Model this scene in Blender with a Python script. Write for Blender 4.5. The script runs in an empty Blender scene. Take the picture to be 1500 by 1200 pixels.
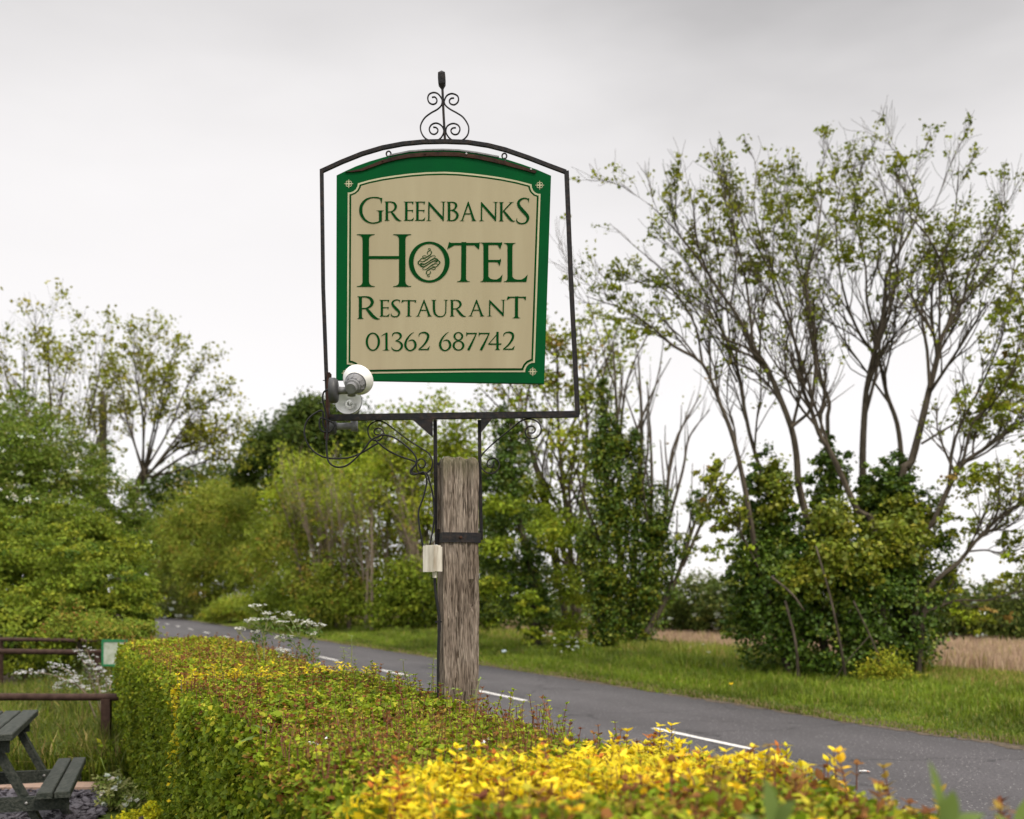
import bpy, math, random
import numpy as np
from mathutils import Vector
from mathutils.geometry import delaunay_2d_cdt

# ------------------------------------------------------------------ scene, camera, light
sc = bpy.context.scene
COL = sc.collection
F, HY, EYE = 1560.0, 876.0, 1.65      # focal length and horizon in units of the 1500 wide photo, eye height in metres

def P(px, py, d):
    "point seen at (px, py) of the photo, d metres ahead of the camera"
    return np.array([(px - 750.0) / F * d, d, EYE + (HY - py) / F * d])

cam = bpy.data.objects.new("camera", bpy.data.cameras.new("camera"))
COL.objects.link(cam)
cam.location = (0, 0, EYE)
cam.rotation_euler = (math.radians(90), 0, 0)
cam.data.sensor_fit = 'HORIZONTAL'
cam.data.sensor_width = 36.0
cam.data.lens = 36.0 * F / 1500.0
cam.data.shift_y = (HY - 600.0) / 1500.0
cam.data.clip_start = 0.05
cam.data.clip_end = 5000
cam.data.dof.use_dof = True
cam.data.dof.focus_distance = 5.0
cam.data.dof.aperture_fstop = 2.6
sc.camera = cam

sc.view_settings.view_transform = 'Standard'
sc.view_settings.look = 'None'
sc.view_settings.exposure = 0.22
sc.view_settings.gamma = 1.0
sc.render.engine = 'CYCLES'
sc.cycles.max_bounces = 7
sc.cycles.diffuse_bounces = 4
sc.cycles.glossy_bounces = 2
sc.cycles.transmission_bounces = 4
sc.cycles.use_denoising = True
sc.cycles.caustics_reflective = False
sc.cycles.caustics_refractive = False

SUN_EL, SUN_AZ = math.radians(50), math.radians(138)     # behind the camera, to the right
w = bpy.data.worlds.new("World"); sc.world = w; w.use_nodes = True
nt = w.node_tree; N = nt.nodes; L = nt.links
for n in list(N): N.remove(n)
def nn(kind, **kw):
    n = N.new(kind)
    for k, v in kw.items(): setattr(n, k, v)
    return n
out = nn('ShaderNodeOutputWorld'); bg = nn('ShaderNodeBackground'); L.new(bg.outputs[0], out.inputs[0])
bg.inputs[1].default_value = 0.1
sky = nn('ShaderNodeTexSky'); sky.sky_type = 'NISHITA'; sky.sun_disc = False
sky.sun_elevation = SUN_EL; sky.sun_rotation = SUN_AZ
tc = nn('ShaderNodeTexCoord')
sep = nn('ShaderNodeSeparateXYZ'); L.new(tc.outputs['Generated'], sep.inputs[0])
# cloud deck brightness by height above the horizon: white low down, a grey belt, brighter overhead
ramp = nn('ShaderNodeValToRGB'); L.new(sep.outputs['Z'], ramp.inputs[0])
cr = ramp.color_ramp
for pos, v in ((0.0, 0.94), (0.15, 0.92), (0.26, 0.87), (0.37, 0.80), (0.435, 0.73), (0.49, 0.60), (0.58, 0.80), (0.74, 1.75), (1.0, 2.0)):
    e = cr.elements.new(pos) if pos not in (0.0, 1.0) else cr.elements[0 if pos == 0.0 else len(cr.elements) - 1]
    e.color = (v / 2, v / 2, v / 2, 1)
mp = nn('ShaderNodeMapping'); L.new(tc.outputs['Generated'], mp.inputs[0]); mp.inputs['Scale'].default_value = (1.1, 1.1, 3.2)
mp.inputs['Location'].default_value = (2.3, 0.4, 0.3)
noi = nn('ShaderNodeTexNoise'); noi.inputs['Scale'].default_value = 1.7; noi.inputs['Detail'].default_value = 5.0
noi.inputs['Roughness'].default_value = 0.5; L.new(mp.outputs[0], noi.inputs['Vector'])
mr = nn('ShaderNodeMapRange'); L.new(noi.outputs['Fac'], mr.inputs[0])
mr.inputs[1].default_value = 0.30; mr.inputs[2].default_value = 0.70; mr.inputs[3].default_value = -0.14; mr.inputs[4].default_value = 0.11
wgt = nn('ShaderNodeMapRange'); L.new(sep.outputs['Z'], wgt.inputs[0])
wgt.inputs[1].default_value = 0.24; wgt.inputs[2].default_value = 0.46; wgt.inputs[3].default_value = 0.12; wgt.inputs[4].default_value = 1.0
m1 = nn('ShaderNodeMath', operation='MULTIPLY'); L.new(mr.outputs[0], m1.inputs[0]); L.new(wgt.outputs[0], m1.inputs[1])
m2 = nn('ShaderNodeMath', operation='ADD'); m2.inputs[1].default_value = 1.0; L.new(m1.outputs[0], m2.inputs[0])
# one heavier bank of cloud high on the right
dt = nn('ShaderNodeVectorMath', operation='DOT_PRODUCT'); L.new(tc.outputs['Generated'], dt.inputs[0])
dt.inputs[1].default_value = Vector((0.25, 1.0, 0.62)).normalized()
dk = nn('ShaderNodeMapRange', interpolation_type='SMOOTHSTEP'); L.new(dt.outputs['Value'], dk.inputs[0])
dk.inputs[1].default_value = 0.955; dk.inputs[2].default_value = 1.0; dk.inputs[3].default_value = 0.0; dk.inputs[4].default_value = 0.20
dn = nn('ShaderNodeMapRange'); L.new(noi.outputs['Fac'], dn.inputs[0]); dn.inputs[1].default_value = 0.35; dn.inputs[2].default_value = 0.62; dn.inputs[3].default_value = 1.0; dn.inputs[4].default_value = 0.25
dm = nn('ShaderNodeMath', operation='MULTIPLY'); L.new(dk.outputs[0], dm.inputs[0]); L.new(dn.outputs[0], dm.inputs[1])
ds = nn('ShaderNodeMath', operation='SUBTRACT'); L.new(m2.outputs[0], ds.inputs[0]); L.new(dm.outputs[0], ds.inputs[1])
m3 = nn('ShaderNodeMath', operation='MULTIPLY'); L.new(ramp.outputs[0], m3.inputs[0]); L.new(ds.outputs[0], m3.inputs[1])
# the deck is brighter on the sun's side, behind the photographer
back = nn('ShaderNodeMapRange'); L.new(sep.outputs['Y'], back.inputs[0])
back.inputs[1].default_value = 0.25; back.inputs[2].default_value = -0.5; back.inputs[3].default_value = 20.0; back.inputs[4].default_value = 30.0
m4 = nn('ShaderNodeMath', operation='MULTIPLY'); L.new(m3.outputs[0], m4.inputs[0]); L.new(back.outputs[0], m4.inputs[1])
cloud = nn('ShaderNodeCombineColor')
for i, k in enumerate((1.0, 0.972, 0.968)):
    mm = nn('ShaderNodeMath', operation='MULTIPLY'); mm.inputs[1].default_value = k
    L.new(m4.outputs[0], mm.inputs[0]); L.new(mm.outputs[0], cloud.inputs[i])
mix = nn('ShaderNodeMix', data_type='RGBA'); mix.inputs[0].default_value = 0.95
L.new(sky.outputs[0], mix.inputs[6]); L.new(cloud.outputs[0], mix.inputs[7])
L.new(mix.outputs[2], bg.inputs[0])
EXPO_SKY = 1.0

sun = bpy.data.objects.new("sun", bpy.data.lights.new("sun", 'SUN')); COL.objects.link(sun)
sun.data.energy = 2.3; sun.data.angle = math.radians(10); sun.data.color = (1.0, 0.90, 0.76)
sd = Vector((math.sin(SUN_AZ) * math.cos(SUN_EL), math.cos(SUN_AZ) * math.cos(SUN_EL), math.sin(SUN_EL)))
sun.rotation_euler = sd.to_track_quat('Z', 'Y').to_euler()

# ------------------------------------------------------------------ materials
def mat(name):
    m = bpy.data.materials.new(name); m.use_nodes = True
    b = m.node_tree.nodes['Principled BSDF']
    return m, m.node_tree.nodes, m.node_tree.links, b

def paint(name, c1, c2=None, scale=20, rough=0.6, metal=0.0, bump=0.0, stretch=(1, 1, 1), lo=0.35, hi=0.65, detail=6, spec=0.4, bscale=None):
    m, n, l, b = mat(name)
    b.inputs['Roughness'].default_value = rough; b.inputs['Metallic'].default_value = metal
    b.inputs['Specular IOR Level'].default_value = spec
    b.inputs['Base Color'].default_value = (*c1, 1)
    if c2 is None and not bump: return m
    t = n.new('ShaderNodeTexCoord'); g = n.new('ShaderNodeMapping'); g.inputs['Scale'].default_value = stretch
    l.new(t.outputs['Object'], g.inputs[0])
    x = n.new('ShaderNodeTexNoise'); x.inputs['Scale'].default_value = scale; x.inputs['Detail'].default_value = detail
    x.inputs['Roughness'].default_value = 0.6
    l.new(g.outputs[0], x.inputs['Vector'])
    if c2 is not None:
        r = n.new('ShaderNodeValToRGB'); r.color_ramp.elements[0].position = lo; r.color_ramp.elements[1].position = hi
        r.color_ramp.elements[0].color = (*c1, 1); r.color_ramp.elements[1].color = (*c2, 1)
        l.new(x.outputs['Fac'], r.inputs[0]); l.new(r.outputs[0], b.inputs['Base Color'])
    if bump:
        y = x
        if bscale:
            y = n.new('ShaderNodeTexNoise'); y.inputs['Scale'].default_value = bscale; y.inputs['Detail'].default_value = 4
            l.new(g.outputs[0], y.inputs['Vector'])
        k = n.new('ShaderNodeBump'); k.inputs['Strength'].default_value = bump; k.inputs['Distance'].default_value = 0.02
        l.new(y.outputs['Fac'], k.inputs['Height']); l.new(k.outputs[0], b.inputs['Normal'])
    return m

def leafmat(name, trans=0.33, rough=0.6, spec=0.12):
    m, n, l, b = mat(name)
    a = n.new('ShaderNodeAttribute'); a.attribute_name = 'leaf_colour'
    b.inputs['Roughness'].default_value = rough; b.inputs['Specular IOR Level'].default_value = spec
    l.new(a.outputs['Color'], b.inputs['Base Color'])
    t = n.new('ShaderNodeBsdfTranslucent'); l.new(a.outputs['Color'], t.inputs[0])
    x = n.new('ShaderNodeMixShader'); x.inputs[0].default_value = trans
    l.new(b.outputs[0], x.inputs[1]); l.new(t.outputs[0], x.inputs[2])
    l.new(x.outputs[0], n['Material Output'].inputs[0])
    return m

M = {}
M['leaf'] = leafmat('leaf')
M['ivy'] = leafmat('ivy_leaf', 0.2, 0.45, 0.25)
M['petal'] = leafmat('petal', 0.3, 0.7, 0.2)
M['grass'] = leafmat('grass_blade', 0.3, 0.55, 0.3)
M['iron'] = paint('black_iron', (0.012, 0.012, 0.014), (0.035, 0.024, 0.019), 45, 0.6, 0.0, 0.25, lo=0.45, hi=0.75, spec=0.16)
M['rust'] = paint('rusty_iron', (0.022, 0.012, 0.010), (0.05, 0.024, 0.016), 30, 0.8, 0.0, 0.3, spec=0.12)
M['cable'] = paint('black_rubber', (0.010, 0.010, 0.011), (0.016, 0.016, 0.016), 30, 0.5, spec=0.2)
M['board'] = paint('green_sign_paint', (0.0005, 0.068, 0.016), (0.001, 0.056, 0.016), 5, 0.5, spec=0.04)
M['ink'] = paint('green_lettering', (0.0005, 0.043, 0.006), (0.001, 0.037, 0.007), 9, 0.5, spec=0.03)
M['cream'] = paint('cream_line', (0.43, 0.41, 0.27), (0.37, 0.35, 0.23), 8, 0.5, spec=0.15)
M['beige'] = paint('beige_sign_paint', (0.35, 0.305, 0.202), (0.292, 0.248, 0.158), 2.2, 0.55, stretch=(3.5, 3.5, 0.4), lo=0.3, hi=0.8, spec=0.12)
M['lampgrey'] = paint('grey_lamp_plastic', (0.06, 0.06, 0.066), (0.04, 0.04, 0.042), 20, 0.5)
M['lampmid'] = paint('weathered_grey_plastic', (0.20, 0.20, 0.21), (0.13, 0.13, 0.135), 40, 0.5)
M['bulb'] = paint('white_glass', (0.82, 0.82, 0.81), (0.70, 0.69, 0.67), 14, 0.22, spec=0.6)
M['boxw'] = paint('dirty_white_plastic', (0.60, 0.57, 0.50), (0.26, 0.215, 0.155), 22, 0.7, stretch=(1, 1, 0.2), lo=0.36, hi=0.70, spec=0.2)
M['bark'] = paint('bark', (0.042, 0.033, 0.024), (0.105, 0.086, 0.064), 9, 0.9, 0, 0.6, stretch=(1, 1, 0.3), spec=0.1)
M['twig'] = paint('pale_twig', (0.17, 0.13, 0.095), (0.25, 0.20, 0.145), 5, 0.9, spec=0.1)
M['dark'] = paint('shade_dark_twigs', (0.018, 0.016, 0.008), (0.04, 0.034, 0.016), 30, 0.9, 0, 0.8)  # hedge core: twig brown darkened to stand for the shade between twigs
M['redtwig'] = paint('red_twig', (0.11, 0.035, 0.022), (0.16, 0.06, 0.03), 30, 0.7)
M['stalk'] = paint('green_stalk', (0.15, 0.19, 0.06), (0.21, 0.2, 0.09), 20, 0.6)
M['rail'] = paint('brown_wood_stain', (0.030, 0.016, 0.012), (0.058, 0.034, 0.026), 14, 0.75, 0, 0.25, stretch=(1, 1, 1), spec=0.15)
M['table'] = paint('dark_green_wood', (0.014, 0.019, 0.015), (0.075, 0.078, 0.066), 14, 0.6, 0, 0.5, spec=0.2, stretch=(4, 0.8, 4), lo=0.36, hi=0.86)
M['bolt'] = paint('steel_bolt', (0.35, 0.34, 0.33), None, 1, 0.35, 0.8)
M['white'] = paint('road_paint', (0.62, 0.61, 0.58), (0.22, 0.21, 0.20), 26, 0.7, lo=0.46, hi=0.80)
M['kerb'] = paint('pink_concrete', (0.30, 0.20, 0.15), (0.22, 0.155, 0.12), 8, 0.9, 0, 0.3)
M['slate'] = paint('slate', (0.030, 0.027, 0.034), (0.085, 0.076, 0.092), 6, 0.6)
M['dirt'] = paint('bare_earth', (0.22, 0.155, 0.115), (0.13, 0.10, 0.065), 2.5, 0.95, 0, 0.4)
M['edge'] = paint('verge_soil', (0.035, 0.028, 0.018), (0.12, 0.09, 0.06), 14, 0.95, 0, 0.8)
M['signg'] = paint('notice_green', (0.01, 0.14, 0.05), None, 1, 0.4)
M['signw'] = paint('notice_white', (0.42, 0.44, 0.38), (0.24, 0.28, 0.2), 9, 0.5)
M['litter'] = paint('litter_white', (0.7, 0.7, 0.68), (0.45, 0.16, 0.06), 30, 0.5, lo=0.5, hi=0.56)
M['litterb'] = paint('litter_blue', (0.55, 0.62, 0.66), (0.25, 0.33, 0.4), 20, 0.5)

def asphalt():
    m, n, l, b = mat('asphalt')
    t = n.new('ShaderNodeTexCoord')
    a = n.new('ShaderNodeTexNoise'); a.inputs['Scale'].default_value = 0.45; a.inputs['Detail'].default_value = 5; l.new(t.outputs['Object'], a.inputs['Vector'])
    g = n.new('ShaderNodeTexNoise'); g.inputs['Scale'].default_value = 34; g.inputs['Detail'].default_value = 5; g.inputs['Roughness'].default_value = 0.7; l.new(t.outputs['Object'], g.inputs['Vector'])
    r = n.new('ShaderNodeValToRGB'); r.color_ramp.elements[0].position = 0.3; r.color_ramp.elements[1].position = 0.72
    r.color_ramp.elements[0].color = (0.030, 0.0285, 0.030, 1); r.color_ramp.elements[1].color = (0.098, 0.092, 0.096, 1)
    l.new(g.outputs['Fac'], r.inputs[0])
    r2 = n.new('ShaderNodeValToRGB'); r2.color_ramp.elements[0].position = 0.3; r2.color_ramp.elements[1].position = 0.7
    r2.color_ramp.elements[0].color = (0.86, 0.86, 0.86, 1); r2.color_ramp.elements[1].color = (1.1, 1.1, 1.1, 1)
    l.new(a.outputs['Fac'], r2.inputs[0])
    mu = n.new('ShaderNodeMix'); mu.data_type = 'RGBA'; mu.blend_type = 'MULTIPLY'; mu.inputs[0].default_value = 1
    l.new(r.outputs[0], mu.inputs[6]); l.new(r2.outputs[0], mu.inputs[7])
    v = n.new('ShaderNodeTexVoronoi'); v.inputs['Scale'].default_value = 24; l.new(t.outputs['Object'], v.inputs['Vector'])
    v2 = n.new('ShaderNodeMath'); v2.operation = 'LESS_THAN'; v2.inputs[1].default_value = 0.18; l.new(v.outputs['Distance'], v2.inputs[0])
    sp = n.new('ShaderNodeSeparateColor'); l.new(v.outputs['Color'], sp.inputs[0])
    v3 = n.new('ShaderNodeMath'); v3.operation = 'GREATER_THAN'; v3.inputs[1].default_value = 0.6; l.new(sp.outputs[0], v3.inputs[0])
    v4 = n.new('ShaderNodeMath'); v4.operation = 'MULTIPLY'; l.new(v2.outputs[0], v4.inputs[0]); l.new(v3.outputs[0], v4.inputs[1])
    mx = n.new('ShaderNodeMix'); mx.data_type = 'RGBA'; l.new(v4.outputs[0], mx.inputs[0])
    l.new(mu.outputs[2], mx.inputs[6]); mx.inputs[7].default_value = (0.30, 0.29, 0.28, 1)
    # wheel-polished tracks along the road, and old repair seams
    dp = n.new('ShaderNodeVectorMath'); dp.operation = 'DOT_PRODUCT'; l.new(t.outputs['Object'], dp.inputs[0]); dp.inputs[1].default_value = (.9158, .4016, 0)
    o1 = n.new('ShaderNodeMath'); o1.operation = 'SUBTRACT'; l.new(dp.outputs['Value'], o1.inputs[0]); o1.inputs[1].default_value = 7.7 * .9158
    o2 = n.new('ShaderNodeMath'); o2.operation = 'ABSOLUTE'; l.new(o1.outputs[0], o2.inputs[0])
    o3 = n.new('ShaderNodeMath'); o3.operation = 'MULTIPLY_ADD'; l.new(a.outputs['Fac'], o3.inputs[0]); o3.inputs[1].default_value = 0.5; l.new(o2.outputs[0], o3.inputs[2])
    tr = n.new('ShaderNodeValToRGB'); l.new(o3.outputs[0], tr.inputs[0])
    for i, (p_, c_) in enumerate([(0.0, .92), (0.12, .92), (0.30, 1.12), (0.42, 1.0), (0.55, 1.10), (0.72, .86)]):
        e_ = tr.color_ramp.elements[0] if i == 0 else (tr.color_ramp.elements[-1] if i == 5 else tr.color_ramp.elements.new(p_))
        e_.position = p_; e_.color = (c_, c_, c_, 1)
    sc3 = n.new('ShaderNodeMath'); sc3.operation = 'DIVIDE'; l.new(o3.outputs[0], sc3.inputs[0]); sc3.inputs[1].default_value = 3.6; l.new(sc3.outputs[0], tr.inputs[0])
    vc = n.new('ShaderNodeTexVoronoi'); vc.feature = 'DISTANCE_TO_EDGE'; vc.inputs['Scale'].default_value = 0.33
    wn = n.new('ShaderNodeTexNoise'); wn.inputs['Scale'].default_value = 2.2; l.new(t.outputs['Object'], wn.inputs['Vector'])
    wa = n.new('ShaderNodeMix'); wa.data_type = 'RGBA'; wa.blend_type = 'ADD'; wa.inputs[0].default_value = 0.6; l.new(t.outputs['Object'], wa.inputs[6]); l.new(wn.outputs['Color'], wa.inputs[7]); l.new(wa.outputs[2], vc.inputs['Vector'])
    cr_ = n.new('ShaderNodeMapRange'); l.new(vc.outputs['Distance'], cr_.inputs[0]); cr_.inputs[1].default_value = 0.002; cr_.inputs[2].default_value = 0.009; cr_.inputs[3].default_value = 0.55; cr_.inputs[4].default_value = 1.0
    f1 = n.new('ShaderNodeMix'); f1.data_type = 'RGBA'; f1.blend_type = 'MULTIPLY'; f1.inputs[0].default_value = 1; l.new(mx.outputs[2], f1.inputs[6]); l.new(tr.outputs[0], f1.inputs[7])
    f2 = n.new('ShaderNodeMix'); f2.data_type = 'RGBA'; f2.blend_type = 'MULTIPLY'; f2.inputs[0].default_value = 1; l.new(f1.outputs[2], f2.inputs[6]); l.new(cr_.outputs[0], f2.inputs[7])
    l.new(f2.outputs[2], b.inputs['Base Color'])
    b.inputs['Roughness'].default_value = 0.8; b.inputs['Specular IOR Level'].default_value = 0.3
    k = n.new('ShaderNodeBump'); k.inputs['Strength'].default_value = 0.6; k.inputs['Distance'].default_value = 0.01
    l.new(g.outputs['Fac'], k.inputs['Height']); l.new(k.outputs[0], b.inputs['Normal'])
    return m
M['asphalt'] = asphalt()

def postwood():
    m, n, l, b = mat('weathered_oak')
    t = n.new('ShaderNodeTexCoord')
    def noise(scale, stretch, detail=6, dist=0.0):
        g = n.new('ShaderNodeMapping'); g.inputs['Scale'].default_value = stretch; l.new(t.outputs['Object'], g.inputs[0])
        x = n.new('ShaderNodeTexNoise'); x.inputs['Scale'].default_value = scale; x.inputs['Detail'].default_value = detail
        x.inputs['Distortion'].default_value = dist; l.new(g.outputs[0], x.inputs['Vector']); return x
    fine = noise(190, (1, 1, 0.09), 5, 0.5); mid = noise(60, (1, 1, 0.07), 6, 1.2); big = noise(7, (1, 1, 0.35), 5, 0.5); crack = noise(95, (1, 1, 0.085), 4, 1.2)
    def ramp(src, stops):
        r = n.new('ShaderNodeValToRGB')
        for i, (p, c) in enumerate(stops):
            e = r.color_ramp.elements[i] if i < 2 else r.color_ramp.elements.new(p)
            e.position = p; e.color = (*c, 1)
        l.new(src.outputs['Fac'], r.inputs[0]); return r
    base = ramp(mid, [(0.28, (0.135, 0.108, 0.088)), (0.50, (0.235, 0.195, 0.163)), (0.74, (0.325, 0.282, 0.24))])
    f = ramp(fine, [(0.36, (0.40, 0.38, 0.36)), (0.58, (1.08, 1.06, 1.04))])
    bg_ = ramp(big, [(0.33, (0.70, 0.66, 0.62)), (0.62, (1.08, 1.08, 1.08))])
    ck = ramp(crack, [(0.33, (0.30, 0.27, 0.24)), (0.42, (1, 1, 1))])
    prev = base.outputs[0]
    for r in (f, bg_, ck):
        x = n.new('ShaderNodeMix'); x.data_type = 'RGBA'; x.blend_type = 'MULTIPLY'; x.inputs[0].default_value = 1
        l.new(prev, x.inputs[6]); l.new(r.outputs[0], x.inputs[7]); prev = x.outputs[2]
    # green algae near the top of the post
    sz_ = n.new('ShaderNodeSeparateXYZ'); l.new(t.outputs['Object'], sz_.inputs[0])
    al = n.new('ShaderNodeMapRange'); l.new(sz_.outputs['Z'], al.inputs[0]); al.inputs[1].default_value = 2.12; al.inputs[2].default_value = 2.32; al.inputs[3].default_value = -0.25; al.inputs[4].default_value = 0.35
    ad2 = n.new('ShaderNodeMath'); ad2.operation = 'ADD'; l.new(al.outputs[0], ad2.inputs[0]); l.new(big.outputs['Fac'], ad2.inputs[1])
    al2 = n.new('ShaderNodeMapRange'); l.new(ad2.outputs[0], al2.inputs[0]); al2.inputs[1].default_value = 0.55; al2.inputs[2].default_value = 0.95; al2.inputs[3].default_value = 0.0; al2.inputs[4].default_value = 0.65
    xm = n.new('ShaderNodeMix'); xm.data_type = 'RGBA'; l.new(al2.outputs[0], xm.inputs[0]); l.new(prev, xm.inputs[6]); xm.inputs[7].default_value = (0.095, 0.10, 0.045, 1); prev = xm.outputs[2]
    l.new(prev, b.inputs['Base Color']); b.inputs['Roughness'].default_value = 0.9; b.inputs['Specular IOR Level'].default_value = 0.12
    ad = n.new('ShaderNodeMath'); ad.operation = 'MULTIPLY'
    s1 = n.new('ShaderNodeSeparateColor'); l.new(ck.outputs[0], s1.inputs[0]); l.new(s1.outputs[0], ad.inputs[0]); l.new(fine.outputs['Fac'], ad.inputs[1])
    k = n.new('ShaderNodeBump'); k.inputs['Strength'].default_value = 0.9; k.inputs['Distance'].default_value = 0.012
    l.new(ad.outputs[0], k.inputs['Height']); l.new(k.outputs[0], b.inputs['Normal'])
    return m
M['post'] = postwood()

def groundmat():
    m, n, l, b = mat('meadow_ground')
    t = n.new('ShaderNodeTexCoord')
    a = n.new('ShaderNodeTexNoise'); a.inputs['Scale'].default_value = 0.35; a.inputs['Detail'].default_value = 8; l.new(t.outputs['Object'], a.inputs['Vector'])
    r = n.new('ShaderNodeValToRGB')
    for i, (p, c) in enumerate([(0.3, (0.055, 0.085, 0.016)), (0.55, (0.075, 0.105, 0.022)), (0.75, (0.11, 0.10, 0.05))]):
        e = r.color_ramp.elements[i] if i < 2 else r.color_ramp.elements.new(p)
        e.position = p; e.color = (*c, 1)
    l.new(a.outputs['Fac'], r.inputs[0]); l.new(r.outputs[0], b.inputs['Base Color'])
    b.inputs['Roughness'].default_value = 0.95; b.inputs['Specular IOR Level'].default_value = 0.1
    return m
M['ground'] = groundmat()

# ------------------------------------------------------------------ object helpers
def origin(o):
    v = Vector((0, 0, 0))
    while o is not None: v += o.location; o = o.parent
    return np.array(v)

def mesh(name, V, Fc, material, parent=None, cols=None, smooth=False, loc=None):
    "ONE mesh object; V in world metres, Fc an (n,k) array or a list of faces"
    V = np.asarray(V, dtype=np.float64).reshape(-1, 3)
    me = bpy.data.meshes.new(name)
    org = np.zeros(3) if parent is None else origin(parent)
    loc = np.zeros(3) if loc is None else np.asarray(loc, dtype=float)
    Vl = V - org - (loc - org if parent is not None and loc.any() else loc)
    if isinstance(Fc, np.ndarray):
        k = Fc.shape[1]; nf = len(Fc)
        me.vertices.add(len(V)); me.vertices.foreach_set('co', Vl.astype(np.float32).ravel())
        me.loops.add(nf * k); me.loops.foreach_set('vertex_index', Fc.astype(np.int32).ravel())
        me.polygons.add(nf); me.polygons.foreach_set('loop_start', np.arange(0, nf * k, k, dtype=np.int32))
        me.update(calc_edges=True)
    else:
        me.from_pydata([tuple(v) for v in Vl], [], [tuple(int(i) for i in f) for f in Fc]); me.update()
    if cols is not None:
        at = me.attributes.new('leaf_colour', 'FLOAT_COLOR', 'POINT')
        c = np.ones((len(V), 4), dtype=np.float32); c[:, :3] = cols
        at.data.foreach_set('color', c.ravel())
    if smooth: me.polygons.foreach_set('use_smooth', [True] * len(me.polygons))
    me.materials.append(material)
    o = bpy.data.objects.new(name, me); COL.objects.link(o)
    if parent is not None:
        o.parent = parent
        if loc.any(): o.location = Vector(loc - org)
    else: o.location = Vector(loc)
    return o

def thing(name, label, cat, loc, group=None):
    o = bpy.data.objects.new(name, None); COL.objects.link(o); o.empty_display_size = 0.1
    o.location = Vector([float(a) for a in loc]); o['label'] = label; o['category'] = cat
    if group: o['group'] = group
    return o
def tag(o, label, cat, group=None):
    o['label'] = label; o['category'] = cat
    if group: o['group'] = group
    return o
def struct(o): o['kind'] = 'structure'; return o
def stuff(o, label, cat): o['kind'] = 'stuff'; o['label'] = label; o['category'] = cat; return o

class Geo:
    def __init__(s): s.V = []; s.F = []; s.n = 0
    def add(s, V, Fc):
        V = [tuple(v) for v in V]; s.V += V; s.F += [tuple(i + s.n for i in f) for f in Fc]; s.n += len(V); return s
    def build(s, name, material, parent=None, smooth=False, loc=None): return mesh(name, s.V, s.F, material, parent, None, smooth, loc)
    def box(s, c, half, rz=0.0, ax=None):
        c = np.array(c, float)
        if ax is None:
            a = np.array([math.cos(rz), math.sin(rz), 0]); b = np.array([-math.sin(rz), math.cos(rz), 0]); u = np.array([0, 0, 1.0])
        else: a, b, u = ax
        V = [c + a * half[0] * i + b * half[1] * j + u * half[2] * k for k in (-1, 1) for j in (-1, 1) for i in (-1, 1)]
        return s.add(V, [(0, 2, 3, 1), (4, 5, 7, 6), (0, 1, 5, 4), (2, 6, 7, 3), (0, 4, 6, 2), (1, 3, 7, 5)])
    def beam(s, p, q, w, h, up=(0, 0, 1)):
        p = np.array(p, float); q = np.array(q, float); a = q - p; Ln = np.linalg.norm(a); a = a / Ln
        up = np.array(up, float); b = np.cross(up, a); b /= np.linalg.norm(b); u = np.cross(a, b)
        return s.box((p + q) / 2, (Ln / 2, w / 2, h / 2), ax=(a, b, u))
    def sweep(s, pts, r, n=8, ref=None, closed=False, ratio=1.0):
        "tube along pts; r a number or a list; ref a fixed normal (for flat bent bars)"
        pts = [np.array(p, float) for p in pts]; m = len(pts)
        rr = [r] * m if np.isscalar(r) else list(r)
        V = []; prev = None
        for i, p in enumerate(pts):
            t = (pts[(i + 1) % m] if (closed or i + 1 < m) else p) - (pts[i - 1] if (closed or i > 0) else p)
            t = t / (np.linalg.norm(t) + 1e-12)
            if ref is not None: a = np.cross(t, ref)
            else:
                a = (np.cross(t, (0.31, 0.2, 0.93)) if prev is None else prev - t * np.dot(prev, t))
                if np.linalg.norm(a) < 1e-6: a = np.cross(t, (1, 0, 0))
            a = a / (np.linalg.norm(a) + 1e-12); prev = a; b = np.cross(t, a)
            k = 1.0
            if n == 4:
                if 0 < i < m - 1:
                    d1 = pts[i] - pts[i - 1]; d2 = pts[i + 1] - pts[i]
                    co = np.dot(d1, d2) / (np.linalg.norm(d1) * np.linalg.norm(d2) + 1e-12); k = 1 / max(0.6, math.sqrt((1 + co) / 2))
                for (x, y) in ((1, 1), (-1, 1), (-1, -1), (1, -1)): V.append(p + a * rr[i] * x * k + b * rr[i] * ratio * y)
            else:
                for j in range(n):
                    f = 2 * math.pi * j / n; V.append(p + (a * math.cos(f) + b * math.sin(f) * ratio) * rr[i])
        Fc = []
        for i in range(m if closed else m - 1):
            for j in range(n):
                i2 = (i + 1) % m
                Fc.append((i * n + j, i * n + (j + 1) % n, i2 * n + (j + 1) % n, i2 * n + j))
        if not closed: Fc += [tuple(range(n - 1, -1, -1)), tuple((m - 1) * n + j for j in range(n))]
        return s.add(V, Fc)
    def lathe(s, c, axis, prof, n=28):
        "prof: list of (along, radius)"
        axis = np.array(axis, float); axis /= np.linalg.norm(axis)
        a = np.cross(axis, (0.1, 0.3, 0.95)); a /= np.linalg.norm(a); b = np.cross(axis, a); c = np.array(c, float)
        V = [c + axis * h + (a * math.cos(2 * math.pi * j / n) + b * math.sin(2 * math.pi * j / n)) * r for h, r in prof for j in range(n)]
        Fc = [(i * n + j, i * n + (j + 1) % n, (i + 1) * n + (j + 1) % n, (i + 1) * n + j) for i in range(len(prof) - 1) for j in range(n)]
        return s.add(V, Fc)

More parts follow.
